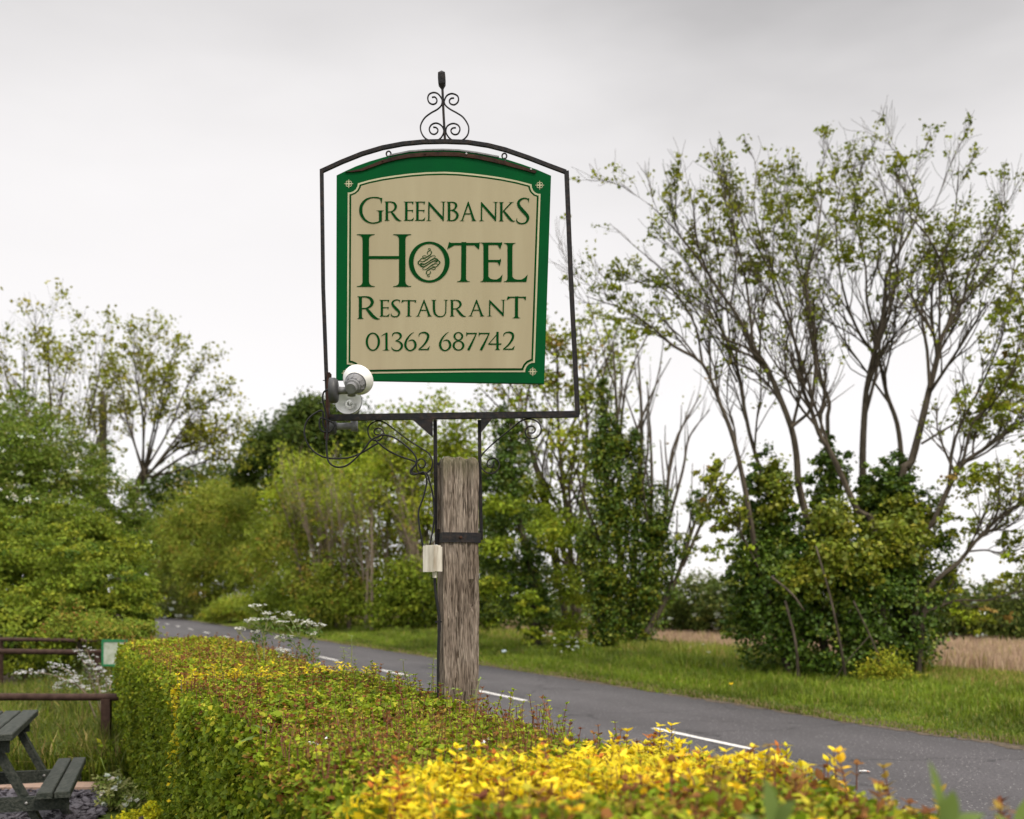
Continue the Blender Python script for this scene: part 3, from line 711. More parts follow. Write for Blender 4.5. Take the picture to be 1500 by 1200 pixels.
        ring(Pl, x0 + wd / 2, y0 + h / 2, wd / 2, h / 2, T, t, 40)
    elif ch == '1':
        sx = x0 + .62 * wd; vstem(Pl, sx, y0 + .02 * h, y1, T); serif(Pl, sx, y1, T, .5 * wd, -1, ln2=.4 * wd); B((.0, .2, .15), (.3, .11, .4), (.72, .02, .5))
    elif ch == '2':
        B((.08, .24, .2), (.1, .12, .45), (.28, .03, .5), (.58, .02, .75), (.8, .12, 1.0), (.83, .28, 1.0), (.7, .5, .9), (.42, .75, .65), (.05, .965, .4))
        quad(Pl, U(.03, 1), U(.06, .935), U(.86, .935), U(.88, 1)); Pl.append([U(.72, .95), U(.98, .76), U(.89, 1.0), U(.72, 1)])
    elif ch == '3':
        B((.08, .22, .15), (.14, .08, .5), (.4, .015, .5), (.7, .06, .85), (.82, .2, .95), (.68, .35, .6), (.36, .46, .25)); B((.34, .455, .25), (.66, .50, .65), (.9, .66, 1.0), (.86, .84, .9), (.6, .975, .55), (.26, .97, .6), (.05, .87, .35), (.04, .77, .1))
    elif ch == '6':
        B((.8, -.01, .1), (.56, .09, .4), (.26, .34, .8), (.1, .6, 1.0), (.14, .82, .95), (.36, .97, .6), (.62, .97, .6), (.87, .82, .95), (.9, .62, 1.0), (.74, .445, .7), (.5, .43, .4), (.32, .49, .15))
    elif ch == '8':
        ring(Pl, x0 + .49 * wd, y0 + .23 * h, .41 * wd, .23 * h, T * .85, t * .9, 30, .25); ring(Pl, x0 + .5 * wd, y0 + .73 * h, .5 * wd, .275 * h, T * .95, t, 30, .25)
    elif ch == '7':
        quad(Pl, U(.05, .03), U(.98, .03), U(.95, .10), U(.05, .10)); Pl.append([U(.03, -.01), U(.2, .07), U(.02, .23)]); B((.92, .07, .45), (.6, .5, .8), (.3, .88, 1.05), (.2, 1.0, 1.0))
    elif ch == '4':
        B((.78, .02, .3), (.06, .66, .35)); quad(Pl, U(.01, .64), U(1.0, .64), U(.98, .71), U(.03, .71)); vstem(Pl, x0 + .7 * wd, y0 - .01 * h, y1, T); serif(Pl, x0 + .7 * wd, y1, T, T * 1.15, -1)

sign = thing('hotel_sign', 'cream and green arched hotel sign board hanging in the black iron frame', 'sign', PF(650, 560))
top_arc = [(493, 257), (507, 250.2), (522, 243.4), (541, 236.6), (561.6, 230.6), (581, 226), (600, 222.6), (625, 220.7), (650, 220.2), (672, 221), (698.7, 224.6), (720, 228.4), (742.7, 233.7), (765, 240.8), (786.7, 248.6), (807.3, 257.5)]
outline = top_arc + [(797.2, 562), (492.3, 556.5)]
def slab(name, poly, off0, off1, material, parent):
    n = len(poly); V = [PF(a, b, off0) for a, b in poly] + [PF(a, b, off1) for a, b in poly]
    Fc = [tuple(range(n))[::-1] if off0 > off1 else tuple(range(n)), tuple(range(2 * n - 1, n - 1, -1)) if off0 > off1 else tuple(range(n, 2 * n))]
    Fc += [(i, (i + 1) % n, n + (i + 1) % n, n + i) for i in range(n)]
    return mesh(name, V, Fc, material, parent)
slab('board', outline, 0.0, -0.024, M['board'], sign)
border = [(509.5, 282.3), (513.5, 282.2), (517.8, 280.6), (521.2, 277.8), (523.6, 273.6), (524.4, 269.0)] + [(540, 264.4), (560, 260.2), (580, 257.2), (600, 254.7), (625, 252.7), (650, 252.0), (672, 252.9), (695, 255), (713, 257.2), (735, 260.4), (757, 264.8), (778.6, 270.4)] + [(779.2, 275), (781, 279.4), (784.4, 282.8), (788, 284.2), (791.8, 284.4)] + \
    [(783.4, 531.7), (779.0, 531.8), (774.6, 533.8), (771.4, 537.2), (769.6, 541.2), (769.2, 545.4)] + [(700, 545.4), (600, 546.6), (524, 547.8), (523.6, 543.4), (522, 539.4), (519, 536.2), (515, 534.4), (508.2, 534.0)]
def inset(p, k):
    p = ccw([tuple(q) for q in p]); n = len(p); o = []
    for i in range(n):
        a = np.array(p[i - 1]); b = np.array(p[i]); c = np.array(p[(i + 1) % n]); d1 = (b - a) / np.linalg.norm(b - a); d2 = (c - b) / np.linalg.norm(c - b)
        n1 = np.array([-d1[1], d1[0]]); n2 = np.array([-d2[1], d2[0]]); bs = n1 + n2; bs /= np.linalg.norm(bs); o.append(tuple(b + bs * k / max(0.5, np.dot(bs, n1))))
    return o
inked('cream_border', [border], M['cream'], sign, 0.002)
inked('green_border', [inset(border, 2.7)], M['ink'], sign, 0.004)
inked('panel', [inset(border, 5.4)], M['beige'], sign, 0.006)
TXT = [
 ('lettering', [('G', 526.7, 289.6, 562.4, 328, 4.3, 1.6), ('R', 563.5, 296.2, 588.5, 324.2, 3.6, 1.4), ('E', 591.4, 296.3, 606.5, 324.2, 3.6, 1.4), ('E', 607.7, 296.3, 623.2, 324.2, 3.6, 1.4), ('N', 623.7, 296.3, 652.5, 324.4, 3.6, 1.4), ('B', 654.4, 296.5, 672, 324.5, 3.6, 1.4), ('A', 673.3, 296.6, 698.7, 324.6, 3.6, 1.4), ('N', 700.8, 296.8, 728.9, 324.7, 3.6, 1.4), ('K', 730.5, 297, 754.9, 325, 3.6, 1.4), ('S', 756, 290.7, 775.5, 329, 4.2, 1.6)]),
 ('lettering', [('H', 523, 344, 602.6, 420.9, 9.4, 4.2), ('O', 599, 354.7, 658.8, 414.8, 7.0, 3.4), ('T', 655.2, 355.5, 703, 413.7, 7.2, 3.6), ('E', 703.8, 356.2, 736.2, 413.7, 7.2, 3.5), ('L', 738, 356.8, 773, 413.7, 7.2, 3.3)]),
 ('lettering', [('R', 523.6, 434.8, 557, 467.8, 4.6, 1.7), ('E', 556, 440, 570.8, 464.4, 3.3, 1.3), ('S', 572.7, 439.5, 586.6, 465, 3.3, 1.3), ('T', 588, 440, 610, 464.2, 3.3, 1.4), ('A', 609, 440, 633.7, 464.2, 3.3, 1.3), ('U', 632, 440, 657, 464.8, 3.3, 1.3), ('R', 659, 440, 682.9, 464.2, 3.3, 1.3), ('A', 685.9, 440, 710.4, 464, 3.3, 1.3), ('N', 712.9, 440, 740, 464, 3.3, 1.3), ('T', 742.2, 434.8, 770.7, 466.8, 4.6, 1.8)]),
 ('lettering', [('0', 536, 487.8, 557, 514.6, 3.4, 1.8), ('1', 559, 487.8, 571, 514, 3.4, 1.3), ('3', 573.7, 487.6, 590.5, 514.6, 3.4, 1.3), ('6', 592.3, 487.4, 610.5, 514.4, 3.4, 1.3), ('2', 612.6, 487.4, 630.3, 513.4, 3.4, 1.3), ('6', 643.2, 487.4, 661.2, 514.4, 3.4, 1.3), ('8', 663, 487, 680.5, 514, 3.4, 1.6), ('7', 682.7, 487.4, 699.2, 513.6, 3.4, 1.3), ('7', 701, 487.4, 717.9, 513.6, 3.4, 1.3), ('4', 715, 487, 734.7, 513.2, 3.4, 1.3), ('2', 736.5, 487, 754.5, 513, 3.4, 1.3)])]
for nm, row in TXT:
    Pl = []
    for r in row: glyph(Pl, *r)
    inked(nm, Pl, M['ink'], sign, 0.008)
# flourish inside the big O, point-symmetric
Pl = []
def q18(p, wv): return [(590 + x / 18.75, 355 + y / 18.75, wv * k) for x, y, k in p]
fl = [[(712, 222, .6), (703, 200, .8), (730, 184, .9), (764, 205, .9), (745, 238, 1), (690, 275, 1.2), (678, 310, 1.0), (696, 350, .6)],
      [(728, 228, .7), (765, 245, .8), (795, 285, 1.3), (775, 345, 1.3), (715, 385, 1.4), (640, 430, 1.2), (575, 440, .9), (546, 412, .8), (570, 385, .8), (620, 384, .9), (655, 402, .6)],
      [(850, 432, .6), (890, 428, .8), (895, 395, .8), (845, 380, .8), (770, 408, 1.1), (690, 470, 1.4), (610, 525, 1.3), (530, 545, 1.0), (478, 520, 1.0), (500, 472, 1.0), (560, 455, 1.0), (640, 478, .8)],
      [(905, 542, .8), (955, 530, 1.0), (965, 490, 1.1), (910, 458, 1.0), (830, 470, 1.1), (740, 530, 1.4), (650, 588, 1.4), (570, 625, 1.1), (505, 628, 1.0), (490, 604, .9), (535, 588, .8), (590, 604, .6)],
      [(500, 478, 1.0), (455, 525, 1.3), (424, 572, 1.6), (450, 615, 1.4), (495, 650, 1.1), (560, 682, 1.0)],
      [(560, 682, 1.0), (640, 655, 1.3), (722, 572 + 30, 1.3)]]
for p in fl:
    brush(Pl, q18(p, 1.0), 4); brush(Pl, q18([(1446 - x, 1144 - y, k) for x, y, k in p], 1.0), 4)
inked('emblem', Pl, M['ink'], sign, 0.0082)
for (cx, cy) in ((511, 269.5), (790.6, 271.6), (780.4, 544.6), (507, 546.8)):
    Pl = []
    for dx, dy in ((1, 0), (0, 1)): brush(Pl, [(cx - 6.4 * dx, cy - 6.4 * dy, .8), (cx - 3 * dx, cy - 3 * dy, 1.1), (cx + 3 * dx, cy + 3 * dy, 1.1), (cx + 6.4 * dx, cy + 6.4 * dy, .8)], 2)
    for dx, dy in ((1, 1), (-1, 1), (1, -1), (-1, -1)): ring(Pl, cx + 2.1 * dx, cy + 2.1 * dy, 2.2, 2.2, .85, .85, 12)
    inked('corner_ornament', Pl, M['cream'], sign, 0.002)
# rusty capping strip along the arch
cap_up = [(530, 247.6), (561, 235.0), (581, 229.6), (600, 226), (625, 223.8), (650, 223.4), (672, 224.2), (698.7, 227.8), (720, 232), (742.7, 237.6), (765, 244.4), (786, 251.2)]
cap_lo = [(784, 254.6), (763, 248.8), (741, 242.8), (720, 237.8), (698, 233.2), (672, 229.8), (650, 229.2), (625, 229.6), (600, 231.4), (581, 234.8), (562, 239.6), (532, 250.6), (518, 252.6), (506, 252.8)]
cap = slab('capping_strip', cap_up + cap_lo, 0.007, 0.0005, M['rust'], sign)
# upper flange that shows grey above the strip
g = Geo(); arc = [(571, 228.3), (600, 222.4), (625, 220.5), (650, 220), (672, 220.8), (698.7, 224.4), (731, 230.6)]
g.sweep([PF(a, b - 0.6, -0.012) for a, b in arc], 0.0035, 4, NRM, ratio=4.5); g.build('flange', M['lampmid'], sign)
for a, b in ((623, 226.6), (683.3, 225.8 + 0.6), (777.8, 249.2), (561, 236.8)):
    g = Geo(); g.lathe(PF(a, b, 0.007), NRM, [(0, .0045), (.003, .0045), (.004, .003), (.004, 0)], 10); g.build('screw', M['bolt'] if a > 670 else M['rust'], cap)
for a, b in ((569.6, 229.0), (739.4, 232.2)):
    g = Geo(); c = PF(a - .6, b - 4.4, -0.008)
    g.sweep([c + np.array([math.cos(f) * .011, 0, math.sin(f) * .013]) for f in np.linspace(0, 6.283, 14)[:-1]], 0.0038, 6, closed=True)
    g.sweep([PF(a, b - 1, -0.008), PF(a + .6, b + 6.5, -0.002)], 0.007, 6); g.build('hanging_eye', M['iron'], sign)

# ------------------------------------------------------------------ iron frame
frame = thing('sign_frame', 'tall black wrought iron frame with scrolls and spear finial around the hotel sign', 'sign frame', PF(670, 797))
BO = -0.008
g = Geo()
arch = [(470.5, 250), (500, 236.5), (530, 224.5), (560, 215.6), (590, 209.9), (620, 207), (652, 206.4), (685, 207.6), (715, 212.2), (740, 218.5), (775, 230.6), (805, 242.2), (829, 251.2)]
g.sweep([PF(a, b, BO) for a, b in arch], 0.0088, 4, NRM)
g.build('arched_bar', M['iron'], frame)
g = Geo(); g.sweep([PF(470.8, 248, BO), PF(473, 420, BO), PF(477.5, 545, BO), PF(480.5, 612, BO)], 0.0078, 4, NRM, ratio=1.4); g.build('side_bar', M['iron'], frame)
g = Geo(); g.sweep([PF(830, 250.5, BO), PF(836, 400, BO), PF(842, 520, BO), PF(846.3, 607, BO)], 0.0105, 4, NRM, ratio=1.2); g.build('side_bar', M['iron'], frame)
g = Geo(); g.sweep([PF(480, 611.8, BO), PF(660, 609, BO), PF(843, 606.6, BO), PF(848.2, 605.6, BO)], 0.0142, 4, NRM, ratio=0.9); g.build('bottom_bar', M['iron'], frame)
for pts, r in (([(636.3, 613), (636.8, 680), (639, 797)], .0084), ([(701.8, 613), (702.6, 690), (704.6, 790)], .008)):
    g = Geo(); g.sweep([PF(a, b, -0.05) for a, b in pts], r, 4, NRM, ratio=1.3); g.build('upright', M['iron'], frame)
for tri in ([(604, 614.6), (634, 614.2), (634, 641)], [(704.5, 613.6), (721, 613.2), (704.6, 634)]):
    slab('gusset', tri, 0.004, -0.004, M['iron'], frame)
g = Geo(); g.beam(PF(636, 677.5, -0.05), PF(650, 678, -0.05), 0.012, 0.018, (0, 1, 0)); g.build('spacer', M['iron'], frame)
z6 = lambda L_, ox, oy, k: [(ox + x / k, oy + y / k) for x, y in L_]
ts = 9.227
fin_l = [(300, 478), (340, 474), (368, 510), (355, 553), (310, 570), (262, 545), (243, 490), (265, 435), (325, 412), (385, 432), (430, 490), (440, 530), (425, 588), (370, 640), (290, 685), (210, 745), (160, 820), (145, 890), (165, 970), (215, 1035), (290, 1066), (370, 1062), (430, 1015), (460, 945), (445, 880), (400, 837), (345, 825), (290, 850), (265, 905), (285, 960), (330, 978), (370, 955), (380, 915), (355, 885), (318, 880)]
fin_r = [(600, 485), (560, 490), (537, 520), (550, 563), (600, 578), (645, 550), (660, 500), (640, 450), (572, 425), (508, 447), (475, 500), (468, 545), (490, 592), (550, 640), (640, 690), (720, 745), (780, 830), (800, 900), (785, 980), (735, 1040), (670, 1066), (590, 1060), (530, 1020), (490, 950), (500, 880), (545, 842), (600, 832), (655, 855), (680, 905), (655, 965), (610, 980), (570, 960), (557, 925), (580, 895), (625, 888)]
for fl_ in (fin_l, fin_r):
    g = Geo(); g.sweep(smoothpath([PF(a, b, BO) for a, b in z6(fl_, 600, 90, ts)], 5), 0.0037, 5, NRM, ratio=1.8); g.build('finial_scroll', M['iron'], frame)
g = Geo(); g.sweep([PF(651.8, 207, BO), PF(649.5, 165, BO), PF(647.9, 128, BO)], 0.0058, 6)
sp = [PF(a, b, BO) for a, b in ((647.9, 129.5), (647.2, 122.5), (647, 115), (646.8, 107), (646.6, 102.2))]
g.sweep(sp, [0.005, 0.0165, 0.0175, 0.0165, 0.0008], 4, NRM); g.build('spear_finial', M['iron'], frame)
rb = [(685, 798), (725, 800), (745, 775), (735, 750), (705, 740), (672, 755), (658, 795), (675, 835), (720, 850), (770, 830), (797, 780), (785, 725), (745, 690), (690, 677), (640, 685), (590, 715), (500, 790), (400, 870), (320, 945), (275, 995), (257, 1050), (270, 1105), (310, 1145), (360, 1158), (405, 1135), (428, 1085), (410, 1040), (370, 1022), (330, 1045), (322, 1085), (350, 1107), (377, 1090), (380, 1050)]
lb = [(690, 818), (655, 812), (643, 785), (660, 763), (690, 760), (720, 780), (726, 815), (695, 860), (640, 866), (600, 830), (588, 770), (610, 725), (665, 696), (730, 705), (830, 775), (950, 865), (1060, 935), (1130, 985), (1158, 1050), (1152, 1105), (1115, 1150), (1065, 1165), (1025, 1130), (1018, 1070), (1045, 1032), (1080, 1036), (1097, 1070), (1080, 1105), (1048, 1105), (1036, 1080)]
for L_, ox in ((rb, 660), (lb, 440)):
    g = Geo(); g.sweep(smoothpath([PF(a, b, -0.02) for a, b in z6(L_, ox, 500, 6.0)], 5), 0.0036, 5, NRM, ratio=1.8); g.build('bracket_scroll', M['iron'], frame)
# lamp bracket plate at the lower left of the frame
g = Geo(); g.sweep([PF(482.5, 547, 0.0), PF(480, 600, 0.0), PF(478, 644, 0.0)], 0.0065, 4, NRM, ratio=4); lpl = g.build('lamp_plate', M['rust'], frame)
for b in (557.5, 586.5):
    g = Geo(); g.sweep([PF(473, b, 0.0), PF(485, b, 0.0)], 0.002, 6); g.build('bolt', M['iron'], lpl)

# post, turned a little to the left
th = math.radians(13.8); ex = np.array([math.cos(th), math.sin(th)]); ey = np.array([-math.sin(th), math.cos(th)])
FL = np.array([(650 - 750) / F * 4.95, 4.95]); W_ = 0.169
pc = FL + (ex + ey) * W_ / 2
post = thing('wooden_post', 'thick weathered grey oak post holding the iron sign frame', 'post', (pc[0], pc[1], 0))
rng = np.random.RandomState(5)
V = []; Fc = []; prof = []
for i, (a, b) in enumerate(((-1, -1), (1, -1), (1, 1), (-1, 1))):
    c = 0.94
    prof += {0: [(-1, -c), (-c, -1)], 1: [(c, -1), (1, -c)], 2: [(1, c), (c, 1)], 3: [(-c, 1), (-1, c)]}[i]
fine = []
for i in range(8):
    a, b = np.array(prof[i]), np.array(prof[(i + 1) % 8]); k = 15 if i % 2 else 2
    fine += [a + (b - a) * j / k for j in range(k)]
zs = np.concatenate([np.linspace(0, 2.28, 60), [2.298, 2.305]]); npf = len(fine)
furrow = np.zeros(npf)
for j in range(npf): furrow[j] = -abs(rng.normal()) * 0.0011
for zi, z in enumerate(zs):
    sc_ = 1.0 if zi < 60 else (0.965 if zi == 60 else 0.90)
    for j, f in enumerate(fine):
        wv = 0.0012 * math.sin(z * 9 + j * 1.3) + 0.0009 * math.sin(z * 31 + j * 2.1)
        r = W_ / 2 * sc_ + furrow[j] * (0.6 + 0.4 * math.sin(z * 2.1 + j)) + wv
        if -0.999 <= f[1] <= -0.99 or f[1] < -0.97:
            if abs(f[0] - 0.42) < 0.07 and z > 1.72: r -= 0.012 * min(1, (z - 1.72) * 6)
            if abs(f[0] + 0.1 - .2 * math.sin(z * 3)) < 0.07 and 0.9 < z < 1.55: r -= 0.005
            if abs(f[0] - 0.63) < 0.07 and 1.62 < z < 1.72: r -= 0.02
        zz = z + (0.006 * math.sin(j * 0.9) if zi >= 60 else 0)
        lean = (z - 1.15) * -0.0016
        p = pc + ex * f[0] * r + ey * f[1] * r
        V.append((p[0] + lean, p[1], zz))
n_ = len(zs)
Fc = [(i * npf + j, i * npf + (j + 1) % npf, (i + 1) * npf + (j + 1) % npf, (i + 1) * npf + j) for i in range(n_ - 1) for j in range(npf)] + [tuple((n_ - 1) * npf + j for j in range(npf))]
mesh('timber', V, Fc, M['post'], post)
# packing slat on the left face
g = Geo(); c = pc - ex * (W_ / 2 + 0.007) + ey * 0.03
g.box((c[0], c[1], EYE + (HY - 731) / F * 5.05), (0.006, 0.035, 0.145), th); g.build('packing_slat', M['post'], post)
# iron strap round the post
zb = EYE + (HY - 787.5) / F * 4.97; hb = 0.0235; o_ = 0.0065
g = Geo(); ca = [pc + ex * i * (W_ / 2 + o_) + ey * j * (W_ / 2 + o_) for i, j in ((-1, -1), (1, -1), (1, 1), (-1, 1))]
ci = [pc + ex * i * (W_ / 2 + 0.0008) + ey * j * (W_ / 2 + 0.0008) for i, j in ((-1, -1), (1, -1), (1, 1), (-1, 1))]
V = [(p[0], p[1], z) for z in (zb - hb, zb + hb) for p in ca] + [(p[0], p[1], z) for z in (zb - hb, zb + hb) for p in ci]
Fc = []
for i in range(4):
    j = (i + 1) % 4; Fc += [(i, j, 4 + j, 4 + i), (8 + j, 8 + i, 12 + i, 12 + j), (4 + i, 4 + j, 12 + j, 12 + i), (j, i, 8 + i, 8 + j)]
g.add(V, Fc); stp = g.build('strap', M['iron'], frame)
fdir = np.array([-ey[0], -ey[1], 0])
g = Geo(); fp = pc - ey * (W_ / 2 + o_) - ex * 0.005; g.lathe((fp[0], fp[1], zb), fdir, [(0, .008), (.004, .008), (.006, .005), (.006, 0)], 8); g.build('strap_bolt', M['rust'], stp)

# junction box
jb = thing('junction_box', 'small dirty white electrical junction box on the left side of the post', 'junction box', P(634.5, 838, 4.90))
g = Geo(); c2 = P(634.5, 819, 4.915); a = math.radians(-43)
g.box(c2, (0.029, 0.033, 0.0575), a + th); g.build('housing', M['boxw'], jb)
axb = np.array([math.cos(a + th), math.sin(a + th), 0]); ayb = np.array([-math.sin(a + th), math.cos(a + th), 0])
g = Geo(); g.box(c2 - ayb * 0.0355, (0.0305, 0.0035, 0.0605), a + th); g.build('lid', M['boxw'], jb)
g = Geo(); g.box(c2 + np.array([0, 0, 0.0605]), (0.024, 0.027, 0.003), a + th); g.build('top_rim', M['boxw'], jb)
g = Geo(); g.lathe(P(636.5, 838, 4.915), (0, 0, -1), [(0, 0), (0, .011), (.012, .011), (.013, .009), (.027, .009), (.027, 0)], 14); g.build('gland', M['boxw'], jb)

# cables
def cable(label, pts, r=0.0042, dep=0.0):
    g = Geo(); q = [P(a, b, 4.96 + dep + (c[0] if c else 0)) for a, b, *c in pts]; g.sweep(smoothpath(q, 6), r, 7)
    o = g.build('cable', M['cable'], loc=q[-1], smooth=True); tag(o, label, 'cable', 'black cables on the sign post'); return o
k6 = lambda L_: [(440 + x / 6, 500 + y / 6) for x, y in L_]
k5 = lambda L_: [(600 + x / 6, 660 + y / 6) for x, y in L_]
cable('black cable drooping in a deep hook below the lamps to the left bracket scroll', k6([(250, 420), (205, 450), (197, 520), (222, 620), (238, 740), (230, 860), (232, 960), (245, 1050), (290, 1095), (345, 1107), (410, 1090), (480, 1035), (560, 950), (620, 872), (680, 838), (740, 808)]), dep=-.01)
cable('black cable making the wide round loop left of the lamps', k6([(255, 800), (190, 790), (168, 735), (180, 675), (230, 690), (300, 735), (250, 800), (200, 730), (195, 615), (120, 640), (60, 700), (36, 780), (50, 870), (100, 950), (170, 1003), (250, 1028), (350, 1031), (450, 1018), (560, 970), (640, 920), (690, 895)]))
cable('black cable bowing out left of the post into the junction box', k6([(665, 850), (700, 830), (745, 825), (830, 850), (930, 920), (995, 985), (1022, 1045), (1005, 1095), (968, 1138), (985, 1172), (1060, 1155)]) + k5([(125, 190), (145, 230), (148, 300), (118, 420), (80, 530), (84, 650), (104, 770), (118, 850)]), dep=-.02)
cable('black cable running tight behind the left iron upright to the junction box', k6([(655, 862), (700, 905), (780, 965), (880, 1013), (995, 1052), (1015, 1075), (985, 1120), (990, 1160), (1070, 1160)]) + k5([(150, 200), (180, 290), (203, 380), (214, 500), (216, 600), (200, 720), (178, 838)]), dep=0.02)
cable('thick black cable running down the left face of the post into the hedge', [(636.8, 845), (637.5, 862), (640.5, 885), (643.5, 905), (643, 930), (642, 960), (641.8, 1000), (642.2, 1060)], 0.0068, -0.005)
g = Geo(); g.beam(P(639, 911, 4.94), P(645.5, 911, 4.97), 0.012, 0.008); tag(g.build('cable_clip', M['cable'], loc=P(642, 911, 4.955)), 'black clip holding the thick cable to the post', 'clip')

# lamps
def lamp(label, plate, axis_x, knuckle, neck, direction, open_front, rad, plate_r=0.058):
    t = thing('floodlight', label, 'floodlight', plate, 'floodlights on the sign frame')
    g = Geo(); g.lathe(plate, (1, 0, 0), [(0, 0), (0, plate_r), (0.024, plate_r), (0.034, plate_r * .86), (0.038, 0.02), (0.038, 0)], 28); g.build('wall_plate', M['lampgrey'], t, True)
    g = Geo(); st = np.array(plate) + np.array([0.036, 0, 0])
    g.sweep([st, st + (np.array(knuckle) - st) * .3, knuckle], [0.019, 0.0165, 0.0165], 14); g.lathe(np.array(knuckle) - np.array([0, 0, 0.026]), (0, 0, 1), [(0, 0), (0, .018), (.05, .018), (.05, 0)], 14); g.build('arm', M['lampmid'], t, True)
    d = np.array(direction, float); d /= np.linalg.norm(d); n0 = np.array(neck)
    g = Geo(); g.lathe(n0, d, [(-0.02, 0), (-0.02, .024), (0.0, .026), (0.004, .034), (0.016, .034), (0.018, .03), (0.022, .036), (0.05, .046), (0.056, .046), (0.056, .042)], 24)
    b_ = np.cross(d, (0, 0, 1)); b_ /= np.linalg.norm(b_); u_ = np.cross(b_, d)
    for k in range(12):
        f = 2 * math.pi * k / 12; rd = b_ * math.cos(f) + u_ * math.sin(f); g.beam(n0 + d * .022 + rd * .036, n0 + d * .05 + rd * .046, .006, .006, d + rd * .2)
    lh = g.build('lamp_holder', M['lampmid'], t)
    g = Geo(); g.lathe(n0, d, [(0.054, .043), (0.058, .0495), (0.062, .0495), (0.063, .043)], 28); g.build('holder_rim', M['lampgrey'], lh, True)
    g = Geo(); pr = [(0.06, .044), (0.072, .056), (0.088, rad * .93), (0.10, rad), (0.108, rad)]
    if not open_front: pr += [(0.113, rad * .96), (0.118, rad * .7), (0.121, 0)]
    else: pr += [(0.108, rad * .955), (0.098, rad * .93), (0.085, rad * .80), (0.062, .035), (0.06, 0)]
    g.lathe(n0, d, pr, 36); rf = g.build('reflector', M['bulb'], t, True)
    if open_front:
        g = Geo(); pts = [n0 + d * (0.062 + 0.028 * i / 30) + (b_ * math.cos(i * .55) + u_ * math.sin(i * .55)) * (0.016 if i < 26 else 0.016 * (30 - i) / 4) for i in range(31)]
        g.sweep(pts, 0.0065, 8); g.build('bulb', M['bulb'], rf, True)
        g = Geo(); g.lathe(n0, d, [(0.106, rad * 1.0), (0.106, rad * 1.025), (0.111, rad * 1.025), (0.111, rad * 1.0)], 36); g.build('reflector_rim', M['lampmid'], rf, True)
    return t
lamp('white backed floodlight turned away towards the lower left corner of the sign', P(483.5, 572.2, 4.87), 1, P(515, 572, 4.87), P(515.5, 567.5, 4.83), (0.15, 0.85, 0.50), False, 0.0715)
lamp('white floodlight under the sign with its open front turned to the viewer', P(482, 625, 5.30), 1, P(519, 624, 5.32), P(517, 603, 5.33), (-0.05, -0.9, 0.26), True, 0.066, 0.04)
# ------------------------------------------------------------------ clipped hedge along the road, made of separate shrubs grown together
HF, HB, HH = -6.36, -5.18, 1.17
def hbump(a, b, seed): return 0.045 * vnoise(a * 2.6, b * 2.6, 51) + 0.026 * vnoise(a * 9, b * 9, seed + 1) + 0.016 * vnoise(a * 24, b * 24, seed + 2)
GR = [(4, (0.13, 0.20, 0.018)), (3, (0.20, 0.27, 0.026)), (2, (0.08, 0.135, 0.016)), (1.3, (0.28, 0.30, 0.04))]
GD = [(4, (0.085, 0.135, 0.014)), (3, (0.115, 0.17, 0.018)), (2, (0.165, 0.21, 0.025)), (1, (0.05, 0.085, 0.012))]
RED = [(3, (0.125, 0.055, 0.028)), (3, (0.17, 0.085, 0.035)), (3, (0.21, 0.16, 0.045)), (1, (0.09, 0.032, 0.024))]
YEL = [(5, (0.52, 0.455, 0.025)), (3, (0.45, 0.41, 0.025)), (2, (0.58, 0.52, 0.06)), (2, (0.36, 0.36, 0.03)), (1, (0.24, 0.29, 0.03))]
YG = [(3, (0.28, 0.31, 0.03)), (2, (0.42, 0.36, 0.02)), (3, (0.16, 0.22, 0.025))]
